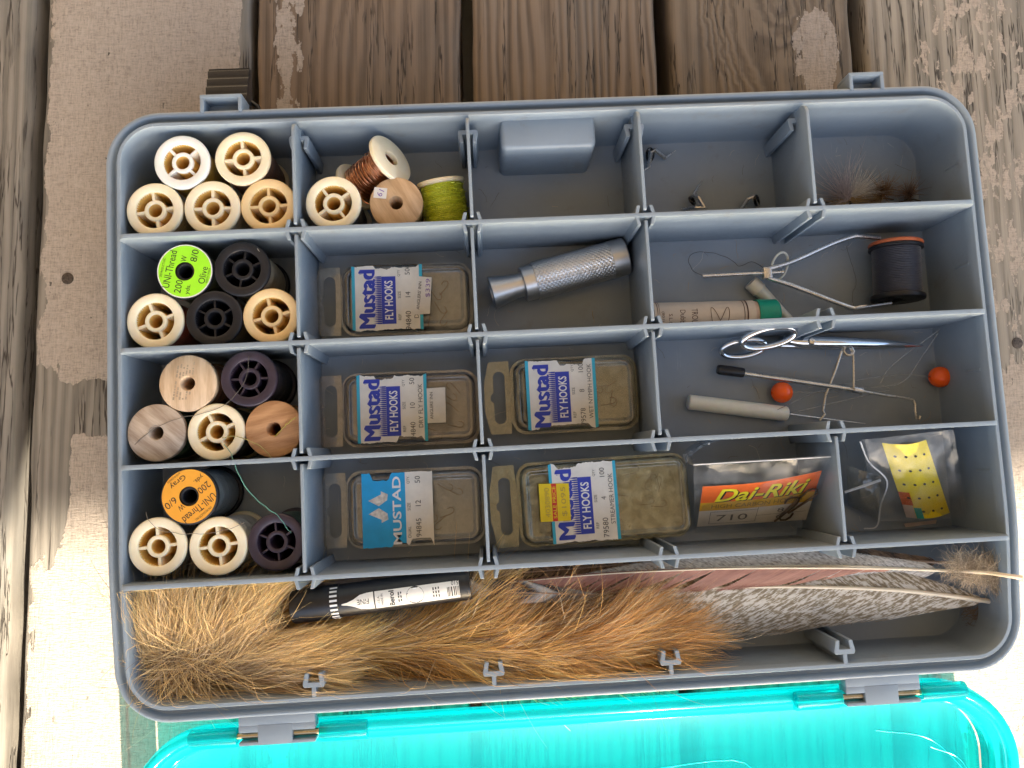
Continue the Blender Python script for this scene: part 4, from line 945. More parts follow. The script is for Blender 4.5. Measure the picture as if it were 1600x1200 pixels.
for P5, lb in (([(1226, 612, -32), (1290, 613, -33), (1345, 606, -32), (1408, 598, -31), (1440, 558, -28), (1466, 520, -25)], 'nylon line running from the orange bead by the bodkin to the far wall'),
               ([(1466, 590, -32), (1420, 585, -33), (1380, 588, -33), (1330, 596, -32), (1270, 615, -33), (1215, 640, -30)], 'nylon line looping from the bead by the wall over the whip finisher'),
               ([(1230, 647, -31), (1300, 630, -30), (1390, 609, -31)], 'short nylon line crossing the bent wire arms'), ([(1376, 598, -31), (1395, 570, -29), (1468, 515, -24)], 'short nylon line rising to the divider near the scissors tip')):
    o = MB().tube(spline([px(*p) for p in P5], 40), .13, 5).build('nylon_line', MONO); tag(o, lb, 'line')
# ------------------------------------------------------------------ strands (fur, down, fibres)
def strand_mat(name, rough=0.5, trans=0.25):
    k = NT(name); a = k.n('ShaderNodeAttribute'); a.attribute_name = 'Col'
    n = k.noise(k.co(), 0.5, 3); c = k.mix(k.ma('MULTIPLY', n, 0.25), a.outputs['Color'], (0.12, 0.08, 0.04))
    k.set(Base_Color=c, Roughness=rough, Specular_IOR_Level=0.35)
    tl = k.n('ShaderNodeBsdfTranslucent'); k.link(c, tl.inputs[0]); mx = k.n('ShaderNodeMixShader'); mx.inputs[0].default_value = trans
    k.t.links.new(k.b.outputs[0], mx.inputs[1]); k.t.links.new(tl.outputs[0], mx.inputs[2]); k.t.links.new(mx.outputs[0], k.out.inputs[0]); return k.m
class Strands:
    def __init__(s): s.P = []; s.F = []; s.C = []; s.n = 0
    def add(s, pts, w0, w1, c0, c1, side=None):
        """pts: (k,3) array; a ribbon tapering from w0 to w1, colour c0 -> c1"""
        k = len(pts); d = np.gradient(pts, axis=0); d /= np.linalg.norm(d, axis=1)[:, None] + 1e-9
        if side is None: side = np.array([RNG.normal(0, .5), RNG.normal(0, .5), 1.0])
        sd = np.cross(d, side); sd /= np.linalg.norm(sd, axis=1)[:, None] + 1e-9
        w = np.linspace(w0, w1, k)[:, None] / 2; t = np.linspace(0, 1, k)[:, None]
        s.P.append(np.stack([pts - sd * w, pts + sd * w], 1).reshape(-1, 3))
        c = np.array(c0) * (1 - t) + np.array(c1) * t; s.C.append(np.repeat(c, 2, axis=0))
        i = s.n + 2 * np.arange(k - 1)[:, None]; s.F.append(i + np.array([[0, 1, 3, 2]])); s.n += 2 * k
    def build(s, name, mat, parent):
        P = np.concatenate(s.P); F = np.concatenate(s.F); C = np.clip(np.concatenate(s.C), 0, 1); o0 = ORG[parent.name]
        P = (P - np.array(o0)) * U
        me = bpy.data.meshes.new(name); me.vertices.add(len(P)); me.vertices.foreach_set('co', P.astype(np.float32).ravel())
        me.loops.add(F.size); me.loops.foreach_set('vertex_index', F.astype(np.int32).ravel())
        me.polygons.add(len(F)); me.polygons.foreach_set('loop_start', np.arange(0, F.size, 4, dtype=np.int32))
        me.update(calc_edges=True)
        at = me.color_attributes.new('Col', 'FLOAT_COLOR', 'POINT'); at.data.foreach_set('color', np.c_[C, np.ones(len(C))].astype(np.float32).ravel())
        me.polygons.foreach_set('use_smooth', [True] * len(me.polygons))
        o = link(name, me, mat, parent); o['kind'] = 'stuff'; return o
RNG = np.random.default_rng(5)
FURM = strand_mat('tan_fur', 0.42, 0.3); DOWN = strand_mat('downy_barbs', 0.7, 0.4)

# ------------------------------------------------------------------ fur
POLY = [(188, 905), (300, 912), (425, 918), (452, 945), (485, 982), (540, 1000), (600, 994), (645, 972), (690, 945), (720, 915), (742, 914), (752, 935), (742, 972), (765, 965), (850, 945), (930, 938), (1000, 950), (1042, 968), (1052, 990),
        (1038, 1016), (1010, 1036), (965, 1050), (880, 1070), (800, 1082), (700, 1062), (620, 1046), (560, 1030), (510, 1040), (470, 1084), (380, 1096), (280, 1096), (215, 1086), (190, 1040)]
GOLD_, TAN_, GRY_, BRN_, DRK_ = (0.92, 0.58, 0.20), (0.86, 0.62, 0.31), (0.56, 0.45, 0.33), (0.66, 0.34, 0.11), (0.17, 0.095, 0.05)
FLOW = [(195, 930, 0, -1, TAN_), (200, 1000, -.25, -1, TAN_), (205, 1085, .5, -.6, GOLD_), (215, 1050, -.1, -1, TAN_), (260, 960, .25, -1, TAN_), (250, 1035, -.1, -1, TAN_), (300, 1040, .5, -.8, TAN_), (340, 950, .6, -.8, GOLD_), (430, 940, .85, -.5, GOLD_), (350, 1000, .8, -.55, TAN_),
        (270, 1085, .85, -.3, TAN_), (380, 1085, 1, .15, GRY_), (400, 1045, 1, -.05, TAN_), (450, 1010, 1, -.3, GOLD_), (460, 970, .9, -.5, GOLD_), (440, 1075, 1, .1, TAN_), (520, 1000, 1, -.3, GOLD_), (560, 1020, 1, -.05, GOLD_),
        (620, 990, 1, -.35, GOLD_), (680, 965, .75, -.65, GOLD_), (720, 930, .4, -.95, GOLD_), (600, 1040, 1, .2, BRN_), (700, 1055, 1, .25, BRN_), (680, 1020, 1, .05, GOLD_), (740, 985, .9, -.4, BRN_), (790, 1000, 1, -.3, BRN_),
        (850, 960, 1, -.35, DRK_), (950, 950, 1, -.2, BRN_), (1000, 1000, 1, -.1, BRN_), (1080, 985, .95, -.25, TAN_), (800, 1065, 1, .1, GOLD_), (900, 1045, 1, 0, GOLD_), (880, 1000, 1, -.1, BRN_), (1000, 1045, 1, .05, GOLD_), (1080, 1025, .9, .3, GOLD_), (1115, 995, .9, .2, TAN_), (780, 1035, 1, .1, GOLD_)]
FU = np.array([[f[0], f[1]] for f in FLOW], float); FD = np.array([[f[2], f[3]] for f in FLOW], float); FC = np.array([f[4] for f in FLOW])
FD /= np.linalg.norm(FD, axis=1)[:, None]
def inside(u, v, poly):
    c = False; j = len(poly) - 1
    for i in range(len(poly)):
        if (poly[i][1] > v) != (poly[j][1] > v) and u < (poly[j][0] - poly[i][0]) * (v - poly[i][1]) / (poly[j][1] - poly[i][1]) + poly[i][0]: c = not c
        j = i
    return c
def edge_dist(u, v, poly):
    best = 1e9
    for i in range(len(poly)):
        a = np.array(poly[i - 1], float); b = np.array(poly[i], float); p = np.array((u, v), float)
        t = np.clip(np.dot(p - a, b - a) / np.dot(b - a, b - a), 0, 1); best = min(best, np.linalg.norm(p - a - t * (b - a)))
    return best
def flow(u, v):
    d2 = ((FU - (u, v)) ** 2).sum(1) + 60; w = 1 / d2 ** 1.6; w /= w.sum()
    d = w @ FD; return d / (np.linalg.norm(d) + 1e-6), w @ FC
def mound(u, v): return -33.5 + 19.0 * (1 - math.exp(-edge_dist(u, v, POLY) / 32.0)) + 1.5 * mnoise.noise(Vector((u * .012, v * .02, 3)))
fur = thing('fur_patch', 'long golden brown fur patch filling the front of the box', 'fur', px(600, 1020, FLOOR))
# the hide underneath
GU = list(range(180, 1150, 14)); GV = list(range(896, 1106, 12)); idx = {}; m = MB(); P = []; F = []
for i, u in enumerate(GU):
    for j, v in enumerate(GV):
        if inside(u, v, POLY):
            q = px(u, v, mound(u, v)); q.y = min(max(q.y, -107), -66.0); q.x = max(q.x, -163.5); idx[(i, j)] = len(P); P.append(q)
for (i, j) in list(idx):
    k = [(i, j), (i + 1, j), (i + 1, j + 1), (i, j + 1)]
    if all(q in idx for q in k): F.append(tuple(idx[q] for q in k))
m.add(P, F).build('hide', plain('tan_hide', (0.20, 0.12, 0.06), .8, var=.3, vscale=.3), fur, world=True, angle=80)
PA = px(458, 948, -16.5); PD = px(735, 911, -15.5) - PA; PD = PD.normalized()
S = Strands(); NSTR = 32000; cnt = 0
while cnt < NSTR:
    u, v = RNG.uniform(180, 1145), RNG.uniform(900, 1102)
    if not inside(u, v, POLY): continue
    cnt += 1
    d, c = flow(u, v); z0 = mound(u, v) - 0.5; p0 = px(u, v, z0)
    # clumps: hairs near each other lean the same way
    cl = mnoise.noise(Vector((u * .045, v * .06, 1.7))); cl2 = mnoise.noise(Vector((u * .02, v * .03, 9.2)))
    an = cl * .55 + cl2 * .35 + RNG.normal(0, .16); stray = RNG.random() < .05
    if stray: an += RNG.normal(0, .8)
    dx, dy = d[0], -d[1]; ca, sa = math.cos(an), math.sin(an); dx, dy = dx * ca - dy * sa, dx * sa + dy * ca
    if u < 330 and v > 1005 and RNG.random() < .28: q_ = RNG.uniform(0, 6.283); dx, dy = math.cos(q_), math.sin(q_)
    Ln = RNG.uniform(14, 32) * (1.15 if stray else 1.0); lift = RNG.uniform(.16, .46) + .12 * cl + (.25 if stray else 0)
    if u < 230: Ln *= .8
    bend = RNG.normal(0, .22) + .25 * cl2; t = np.linspace(0, 1, 7)
    ang = bend * t; X = np.cumsum(np.cos(ang)) / 7; Y = np.cumsum(np.sin(ang)) / 7
    pts = np.empty((7, 3)); pts[:, 0] = p0.x + Ln * (X * dx - Y * dy); pts[:, 1] = p0.y + Ln * (X * dy + Y * dx)
    pts[:, 2] = z0 + Ln * lift * np.sin(t * 1.9) * .9
    over = -166.8 if u < 260 else -164.2
    if RNG.random() < .96:
        pts[:, 0] = np.maximum(pts[:, 0], over + RNG.uniform(0, 1.6)); pts[:, 1] = np.clip(pts[:, 1], -107.6 + RNG.uniform(0, 1.0), -65.4 - RNG.uniform(0, .6)); pts[:, 2] = np.minimum(pts[:, 2], -1 - RNG.uniform(0, 3))
    al_ = (pts[:, 0] - PA[0]) * PD[0] + (pts[:, 1] - PA[1]) * PD[1]; ac_ = np.abs((pts[:, 1] - PA[1]) * PD[0] - (pts[:, 0] - PA[0]) * PD[1])
    hit = (al_ > -1) & (al_ < 64) & (ac_ < 6.6)
    if hit.any() and RNG.random() < .985: pts[:, 2] = np.minimum(pts[:, 2], -24.0)
    r = RNG.random(); c = c * RNG.uniform(.65, 1.3)
    if r < .06: c = np.array(DRK_) * RNG.uniform(.7, 1.2)
    elif r < .22: c = np.array((.62, .46, .26)) * RNG.uniform(.8, 1.1)
    elif r < .30: c = np.array(GRY_) * RNG.uniform(.8, 1.3)
    w = RNG.uniform(.12, .30); S.add(pts, w, w * .2, c * .85, c * 1.15)
S.build('fur', FURM, fur)
# ------------------------------------------------------------------ feathers
def feather_mat(name, kind):
    k = NT(name); x, y, z = k.sep(k.co(src='UV')); uv = k.comb(x, y)
    def uvn(sx, sy, seed=0, det=4, rough=.6): return k.noise(k.comb(k.ma('MULTIPLY_ADD', x, sx, seed), k.ma('MULTIPLY', y, sy)), 1, det, rough)
    barb = k.noise(k.comb(k.ma('MULTIPLY', x, 2.2), k.ma('MULTIPLY', y, .15)), 1, 3)
    if kind == 'mottled':
        n = k.ma('ADD', k.ma('MULTIPLY', uvn(.55, .42, 3), .72), k.ma('MULTIPLY', uvn(1.8, .8, 7), .30))
        c = k.ramp(n, [(.43, (.20, .145, .08)), (.50, (.32, .25, .155)), (.54, (.62, .56, .47)), (.7, (.70, .64, .56))])
        c = k.mix(k.step(x, 110, 165), (c), k.mix(uvn(.5, .5, 2), (.24, .22, .19), (.42, .39, .35))) if False else c
    elif kind == 'rufous':
        c = k.ramp(k.ma('ADD', k.ma('MULTIPLY', uvn(.12, .3, 5), .6), k.ma('MULTIPLY', barb, .4)), [(.35, (.19, .065, .045)), (.65, (.38, .17, .12))])
    elif kind == 'grey':
        c = k.ramp(uvn(.9, .9, 8), [(.38, (.28, .25, .22)), (.52, (.55, .51, .47)), (.7, (.72, .69, .65))])
    elif kind == 'barred':
        n = k.ma('ADD', k.ma('MULTIPLY', uvn(.22, .2, 4), .7), k.ma('MULTIPLY', uvn(1.0, .6, 1), .3)); c = k.ramp(n, [(.42, (.03, .018, .012)), (.5, (.18, .10, .05)), (.62, (.36, .23, .14))])
    elif kind == 'skin':
        c = k.ramp(uvn(.2, .4, 4), [(.35, (.20, .14, .11)), (.65, (.40, .30, .25))])
    else:   # white tipped slate
        e = k.ma('MULTIPLY_ADD', uvn(.6, .6, 2), 5.0, x)
        c = k.ramp(k.ma('MULTIPLY', e, 1 / 50), [(.10, (.30, .29, .28)), (.30, (.04, .042, .05)), (.36, (.60, .59, .57)), (.44, (.55, .54, .53)), (.50, (.035, .04, .06)), (.80, (.06, .07, .10)), (.88, (.70, .70, .70))])
    k.set(Base_Color=c, Roughness=k.ramp(barb, [(.3, .38), (.7, .6)]), Normal=k.bump(barb, .5, .3), Sheen_Weight=.15)
    tl = k.n('ShaderNodeBsdfTranslucent'); k.link(c, tl.inputs[0]); mx = k.n('ShaderNodeMixShader'); mx.inputs[0].default_value = .2
    k.t.links.new(k.b.outputs[0], mx.inputs[1]); k.t.links.new(tl.outputs[0], mx.inputs[2]); k.t.links.new(mx.outputs[0], k.out.inputs[0]); return k.m
QUILL = plain('pale_quill', (0.66, 0.56, 0.42), .35, var=.15, vscale=.1, sss=.15)
QUILLB = plain('brown_quill', (0.34, 0.22, 0.15), .4, var=.2, vscale=.1)
def feather(label, pts, wl_, wr_, mat, quill, qr=.8, ang=38, step=.75, vane=(0.05, 1.0), gaps=.03, dome=.12, seed=1, drp=0.0):
    """pts: px,py,z from the quill's bare end to the tip. wl_, wr_: vane widths as [(t, width)] on each side (left of travel, right of travel)"""
    C = spline([px(*p) for p in pts], 120); L = [0]
    for i in range(120): L.append(L[-1] + (C[i + 1] - C[i]).length)
    T = L[-1]; r = random.Random(seed)
    t = thing('feather', label, 'feather', (C[60].x, C[60].y, FLOOR), None, 'feathers lying in the front of the box')
    qv = MB().tube(C, [max(.12, qr * (1 - i / 125) ** .8) for i in range(121)], 8).build('quill', quill, t, world=True)
    def at(d):
        d = min(max(d, 0), T); i = min(int(np.searchsorted(L, d, 'right')) - 1, 119); f = (d - L[i]) / max(1e-6, L[i + 1] - L[i]); return C[i].lerp(C[i + 1], f), (C[i + 1] - C[i]).normalized()
    for sgn, ws in ((1, wl_), (-1, wr_)):
        V = []; F = []; UV = []; d = vane[0] * T
        if not ws: continue
        off = 0.0
        while d < vane[1] * T:
            p, tg = at(d); nrm = Vector((-tg.y, tg.x, 0)).normalized() * sgn
            w = float(np.interp(d / T, [a for a, b in ws], [b for a, b in ws]))
            if r.random() < gaps: off = r.uniform(-.18, .12)
            off *= .93; a = math.radians(ang) + off; n = 7; ln = w / max(.25, math.sin(a - .1)); ln *= r.uniform(.96, 1.02)
            k = len(V); wd = step * .62
            for i in range(n):
                s = i / (n - 1); aa = a - .10 * s * s; q = p + (tg * math.cos(aa) + nrm * math.sin(aa)) * (ln * s)
                q = q + Vector((0, 0, -dome * (ln * s) ** 1.35 * .35 - drp * s + .05 * r.uniform(-1, 1)))
                hw = wd * (1 - .55 * s ** 4)
                V += [q - tg * hw, q + tg * hw + Vector((0, 0, .06))]; UV += [(d, sgn * s * w)] * 2
            for i in range(n - 1): F.append((k + 2 * i, k + 2 * i + 1, k + 2 * i + 3, k + 2 * i + 2))
            d += step
        m = MB(); m.add(V, F); o = m.build('vane', mat, t, world=True, flip='keep', angle=70); o['kind'] = 'stuff'
        uvl = o.data.uv_layers.new(name='UVMap'); arr = np.array([UV[l.vertex_index] for l in o.data.loops], np.float32); uvl.data.foreach_set('uv', arr.ravel())
    return t
MOT, RUF, GRYF, BAR, SKN, SLT = [feather_mat(n_, k_) for n_, k_ in (('mottled_vane', 'mottled'), ('rufous_vane', 'rufous'), ('grey_vane', 'grey'), ('barred_vane', 'barred'), ('skin_vane', 'skin'), ('slate_vane', 'slate'))]
# travel is from right to left in the photograph, so 'right of travel' is its upper edge
feather('dark barred feather tucked under the divider next to the fur', [(1500, 880, -25), (1300, 873, -24), (1050, 878, -24), (880, 890, -24), (720, 902, -25)], [(0, 2), (.2, 5), (.9, 4.5), (1, 1)], [(0, 1), (.15, 4), (.8, 3.5), (1, .5)], BAR, QUILLB, .6, seed=2, gaps=.06)
feather('pale grey speckled feather between the barred and the rufous feather', [(1597, 903, -1.0), (1572, 899, -2.0), (1530, 894, -9), (1440, 890, -18), (1300, 884, -17), (1150, 886, -17.5), (1000, 893, -19), (900, 901, -21)], [(0, 0), (.25, 5), (.7, 4), (1, .5)], [(0, 0), (.2, 3.5), (.42, 6.6), (.75, 4.5), (1, .5)], GRYF, QUILL, .85, seed=3, vane=(.17, 1), gaps=.04)
feather('large mottled brown and cream feather lying below the rufous one', [(1556, 941, -19), (1470, 929, -17.5), (1380, 921, -17), (1250, 917, -17), (1100, 919, -18), (960, 926, -20), (840, 933, -23)], [(0, 0), (.04, 4), (.12, 13), (.3, 21), (.5, 23), (.6, 21), (.8, 12), (1, 1)], [(0, 0), (.1, 5), (.2, 9), (1, 5)], MOT, QUILL, 1.05, step=.6, seed=14, vane=(.03, 1), gaps=0, dome=.16)
feather('rufous brown feather with ragged lower barbs on the mottled feather', [(1500, 893, -14.5), (1400, 889, -14), (1280, 887.5, -14), (1120, 889, -14.5), (960, 896, -16), (850, 905, -18), (765, 914, -20)], [(.05, 0), (.2, 2), (.3, 8.5), (.55, 9.5), (.85, 6), (1, 2)], [(0, 0), (.3, 0.4), (1, .6)], RUF, QUILL, .55, seed=5, vane=(.15, 1), gaps=.16, ang=32, step=.8, drp=.8)
feather('slate grey feather with a white tip beside the marker pen', [(930, 930, -19), (880, 928, -18), (820, 926, -17), (770, 925, -17), (738, 924, -17)], [(0, 1), (.2, 4), (.9, 5.2), (1, 3)], [(0, 1), (.3, 4), (.9, 5.5), (1, 3)], SLT, QUILLB, .4, seed=6, vane=(0, 1), gaps=.05, ang=30)
feather('narrow pinkish feather strip between the divider and the marker pen', [(770, 899, -22), (650, 906, -22), (540, 914, -22), (480, 919, -23)], [(0, 2), (.5, 2.6), (1, 1.5)], [(0, 2), (.5, 2.6), (1, 1.5)], SKN, QUILLB, .4, seed=7, vane=(0, 1), gaps=.05, ang=22)
# the downy tuft where the quills meet the wall
t = thing('down_tuft', 'fluffy grey beige down at the quill ends by the wall', 'down', px(1535, 890, FLOOR))
S = Strands()
for q in range(1800):
    f = RNG.random(); u, v = 1490 + 80 * f + RNG.normal(0, 6), 886 + 14 * f + RNG.normal(0, 8); p0 = np.array(px(u, v, -14 + RNG.normal(0, 1.5))); a = RNG.uniform(0, 6.28); L_ = RNG.uniform(3, 10)
    pts = [p0]; 
    for i in range(6): a += RNG.normal(0, .5); pts.append(pts[-1] + np.array((math.cos(a), math.sin(a), RNG.normal(.05, .35))) * L_ / 6)
    pts = np.array(pts); pts[:, 0] = np.minimum(pts[:, 0], 162); c = np.array((.60, .50, .38)) * RNG.uniform(.6, 1.35); S.add(pts, .16, .06, c, c * 1.1)
for q in range(260):
    u, v = RNG.uniform(1500, 1556), RNG.normal(958, 8); p0 = np.array(px(u, v, -26)); a = RNG.uniform(-1.2, .6); L_ = RNG.uniform(3, 7); t_ = np.linspace(0, 1, 6)[:, None]
    S.add(p0 + np.c_[np.cos(a + t_ * .8), np.sin(a + t_ * .8), .1 * t_] * L_ * t_, .14, .05, (.20, .13, .09), (.33, .25, .18))
S.build('down', DOWN, t)
# ------------------------------------------------------------------ marker pen
pa, pb = px(458, 948, -16.5), px(735, 911, -15.5); ax = (pb - pa).normalized(); LP_ = (pb - pa).length; RP_ = 6.1
upn = (Vector((0, 0, 1)) - ax * ax.z).normalized(); sdn = ax.cross(upn)
if sdn.y > 0: sdn = -sdn
def pen(al, an, R=RP_ + .06): return pa + ax * al + (upn * math.cos(an) + sdn * math.sin(an)) * R
t = thing('marker_pen', 'black marker pen with a white printed label, half buried in the fur', 'marker pen', pa)
def penlathe(prof, name, mat):
    m = MB(); m.M = lying(pa, pb, 1); m.lathe(prof, 40, loop=False); m.build(name, mat, t, world=True)
penlathe([(.01, 18.2), (RP_, 18.2), (RP_, LP_), (.01, LP_)], 'barrel', BLK); penlathe([(.01, 0), (RP_ - .3, 0), (RP_ + .25, .8), (RP_ + .25, 18.1), (.01, 18.1)], 'cap', BLK)
def penpatch(poly, name, mat, lift=.05, n=1):
    m = MB(); m.add([pen(a, b, RP_ + lift) for a, b in poly], [tuple(range(len(poly)))] if n == 1 else n); return m.build(name, mat, t, world=True, flip='keep')
for q in range(9):
    an = -1.05 + q * .27; penpatch([(15.2 - 0, an), (18.0, an), (18.0, an + .12), (15.2, an + .12)], 'printed_stripe', WHITE, .32)
def band(al0, al1, a0, a1, mat, name='white_label', lift=.08, n=10):
    m = MB(); P = []; F = []
    for i in range(n + 1): an = a0 + (a1 - a0) * i / n; P += [pen(al0, an, RP_ + lift), pen(al1, an, RP_ + lift)]
    for i in range(n): F.append((2 * i, 2 * i + 1, 2 * i + 3, 2 * i + 2))
    m.add(P, F); return m.build(name, mat, t, world=True, flip='keep')
m = MB(); P = []; F = []; prof = [(19.5, .03), (21.5, .08), (24, .22), (26.5, .45), (29, .52), (31.5, .54)]
for al, h in prof:
    for i in range(7): P.append(pen(al, .12 + h * (i / 3 - 1), RP_ + .08))
for a in range(len(prof) - 1):
    for i in range(6): F.append((a * 7 + i, a * 7 + i + 1, (a + 1) * 7 + i + 1, (a + 1) * 7 + i))
m.add(P, F).build('white_label', PAPW, t, world=True, flip='keep')
band(32.0, LP_ - 4, -.42, .68, PAPW)
def pentext(s, al, an, w, h, mat, rot=0, bold=0.0):
    V, Fs, asp = text2d(s, bold); c, sn = math.cos(rot), math.sin(rot); P = []
    for x_, y_ in V:
        X, Y = x_ * w, y_ * h; X, Y = X * c - Y * sn, X * sn + Y * c; P.append(pen(al + X, an - Y / RP_, RP_ + .14))
    MB().add(P, Fs).build('lettering', mat, t, world=True, smooth=False, flip='keep')
pentext('FINE', 27.5, .1, 4.4, 1.9, INK, math.pi)
for s, al, w, h, b in (('MADE IN', 34.6, 4.2, .8, 0), ('U.S.A.', 33.3, 3.2, .8, 0), ('Berol', 38.2, 5.6, 2.0, .02), ('03510', 63.0, 4.6, 1.5, 0)): pentext(s, al, .12, w, h, INK, math.pi / 2 if s != '03510' else math.pi, b) if s != '03510' else pentext(s, al, -.3, w, h, INK, math.pi)
m = MB(); m.add([pen(47.0 + 3.3 * math.cos(q / 28 * 6.283), .12 + 3.3 / RP_ * math.sin(q / 28 * 6.283), RP_ + .12) for q in range(28)], [tuple(range(28))]); m.build('round_emblem', INK, t, world=True, flip='keep')
m = MB(); m.add([pen(47.0 + a, .12 + b / RP_, RP_ + .22) for a, b in ((-.5, -2.6), (.6, -2.6), (.6, 2.6), (-.5, 2.6))], [(0, 1, 2, 3)]); m.build('emblem_bar', WHITE, t, world=True, flip='keep')
for al in (40.6, 41.5, 53.6, 54.6, 55.6):
    for a0 in (-.2, .02, .24): band(al, al + .45, a0, a0 + RNG.uniform(.1, .19), INK, 'small_print', .14, 2)
al = 59.0; rr_ = random.Random(4)
while al < 66.5: w_ = rr_.uniform(.15, .5); band(al, al + w_, -.1, .5, INK, 'barcode_bar', .14, 4); al += w_ + rr_.uniform(.2, .5)

# ------------------------------------------------------------------ plastic bags
BAG = clear('bag_film', (0.99, 0.99, 0.985), .05, .085, rough=.16, hazecol=(.78, .78, .77), bump=.22, bscale=.12, fk=.5)
def patch(m, c, nu=24, nv=16, bulge=0.0, wr=0.0, seed=0.0, fn=None):
    """bilinear patch through 4 corners BL, BR, TR, TL"""
    A, B, C_, D = [Vector(p) for p in c]; N = (B - A).cross(D - A).normalized(); P = []; F = []
    for j in range(nv + 1):
        for i in range(nu + 1):
            s, t_ = i / nu, j / nv; p = (A * (1 - s) + B * s) * (1 - t_) + (D * (1 - s) + C_ * s) * t_
            h = bulge * 16 * s * (1 - s) * t_ * (1 - t_) + wr * mnoise.noise(Vector((s * 4 + seed, t_ * 3, seed))) + wr * .5 * mnoise.noise(Vector((s * 11 + seed, t_ * 8, seed)))
            P.append(p + N * h)
    for j in range(nv):
        for i in range(nu): k = j * (nu + 1) + i; F.append((k, k + 1, k + nu + 2, k + nu + 1))
    m.add(P, F); return N
def bil(c, s, t_, lift=0.0):
    A, B, C_, D = [Vector(p) for p in c]; N = (B - A).cross(D - A).normalized(); return (A * (1 - s) + B * s) * (1 - t_) + (D * (1 - s) + C_ * s) * t_ + N * lift
t = thing('hook_packet', 'clear bag holding an orange and yellow card of fishing hooks', 'hook packet', px(1185, 790, FLOOR))
zb_, zt_ = -30, -10
cd = [px(1089, 823, zb_), px(1259, 812, zb_), px(1284, 735, zt_ - 1), px(1098, 760, zt_ - 1)]
def cardpt(s, t_, lift=0.0): return bil(cd, s, t_, lift + 1.6 * math.sin(math.pi * s) * t_)
def cardpatch(s0, s1, t0, t1, mat, name, lift, par=None):
    m = MB(); P = []; F = []; n = 16
    for i in range(n + 1):
        s = s0 + (s1 - s0) * i / n; P += [cardpt(s, t0, lift), cardpt(s, t1, lift)]
    for i in range(n): F.append((2 * i, 2 * i + 2, 2 * i + 3, 2 * i + 1))
    m.add(P, F); return m.build(name, mat, par or t, world=True, flip='keep')
card = cardpatch(0, 1, 0, 1, PAPW, 'card', 0)
cardpatch(0, 1, .60, 1, plain('orange_red_ink', (0.80, 0.14, 0.02), .5), 'orange_band', .1, card); cardpatch(0, 1, .40, .60, plain('amber_ink', (0.72, 0.40, 0.02), .5), 'amber_band', .1, card)
def cardtext(s, cs, ct, w, h, mat, bold=0, shear=0, lift=.2):
    V, Fs, asp = text2d(s, bold, shear); MB().add([cardpt(cs + x_ * w, ct + y_ * h, lift) for x_, y_ in V], Fs).build('lettering', mat, card, world=True, smooth=False, flip='keep')
cardtext('Dai-Riki', .525, .745, .80, .30, INK, .03, .3, .18); cardtext('Dai-Riki', .515, .765, .80, .30, plain('yellow_ink', (0.85, 0.72, 0.03), .5), .018, .3, .26)
cardtext('HIGH CARBON HOOKS', .5, .50, .80, .09, plain('olive_brown_ink', (0.30, 0.19, 0.04), .6)); cardtext('710', .30, .20, .28, .15, GREYINK); cardtext('8', .73, .29, .06, .09, GREYINK); cardtext('6', .735, .14, .06, .09, GREYINK)
for s0, s1, t0, t1 in ((.1, .52, .355, .362), (.1, .52, .06, .067), (.1, .104, .06, .36), (.518, .522, .06, .40), (.522, .97, .2, .206)): cardpatch(s0, s1, t0, t1, GREYINK, 'rule_line', .16, card)
for q, (s, t_, a) in enumerate(((.70, .05, 1.0), (.8, .22, .8), (.9, .62, -2.2))):
    o = cardpt(s, t_, .9); X = (cardpt(s + .1, t_) - cardpt(s, t_)).normalized(); Y = (cardpt(s, t_ + .1) - cardpt(s, t_)).normalized(); c_, s_ = math.cos(a), math.sin(a); X, Y = X * c_ + Y * s_, Y * c_ - X * s_
    MB().tube([o + X * p + Y * w for p, w in ((0, 0), (12, 0), (14.5, .8), (15.6, 2.6), (14.6, 4.6), (12.6, 5.2), (10.5, 4.6))], .42, 6).build('fishing_hook', HOOKM, t, world=True)
fr_ = [px(1084, 832, -33), px(1250, 828, -33), px(1307, 714, -5.5), px(1083, 727, -6.5)]
m = MB(); patch(m, [Vector(p) + Vector((0, -.3, 1.2)) for p in fr_], bulge=1.6, wr=1.1, seed=2); m.build('bag_front', BAG, t, world=True, flip='keep', angle=80)
m = MB(); patch(m, [px(1086, 826, -36), px(1250, 822, -36), fr_[2] + Vector((0, .8, -.6)), fr_[3] + Vector((0, .8, -.6))], bulge=-2.0, wr=.8, seed=5); m.build('bag_back', BAG, t, world=True, flip='keep', angle=80)
MB().tube([fr_[3] + Vector((0, .2, .6)), fr_[2] + Vector((0, .2, .6))], .28, 6).build('bag_edge', plain('bag_edge_film', (.6, .62, .64), .3), t, world=True)
# curled flap with its zip
m = MB(); P = []; F = []; n = 24; wdt = 15
for i in range(n + 1):
    a = i / n; q = spline([px(1083, 727, -9), px(1081, 714, -9), px(1092, 702, -9), px(1115, 690, -9), px(1140, 685, -9), px(1166, 683, -9)], n)[i]
    P += [q, q + Vector((0.5, 1.2, -wdt))]
for i in range(n): F.append((2 * i, 2 * i + 2, 2 * i + 3, 2 * i + 1))
m.add(P, F).build('bag_flap', clear('flap_film', (.85, .87, .90), .12, .40, rough=.15, hazecol=(.7, .72, .76)), t, world=True, flip='keep', angle=80)
for i in (13, 20, 22): MB().tube([P[2 * i] + Vector((0, -.2, .1)), P[2 * i + 1] + Vector((0, -.2, 0))], .32, 6).build('zip_ridge', plain('bag_edge_film', (.6, .62, .64), .3), t, world=True)

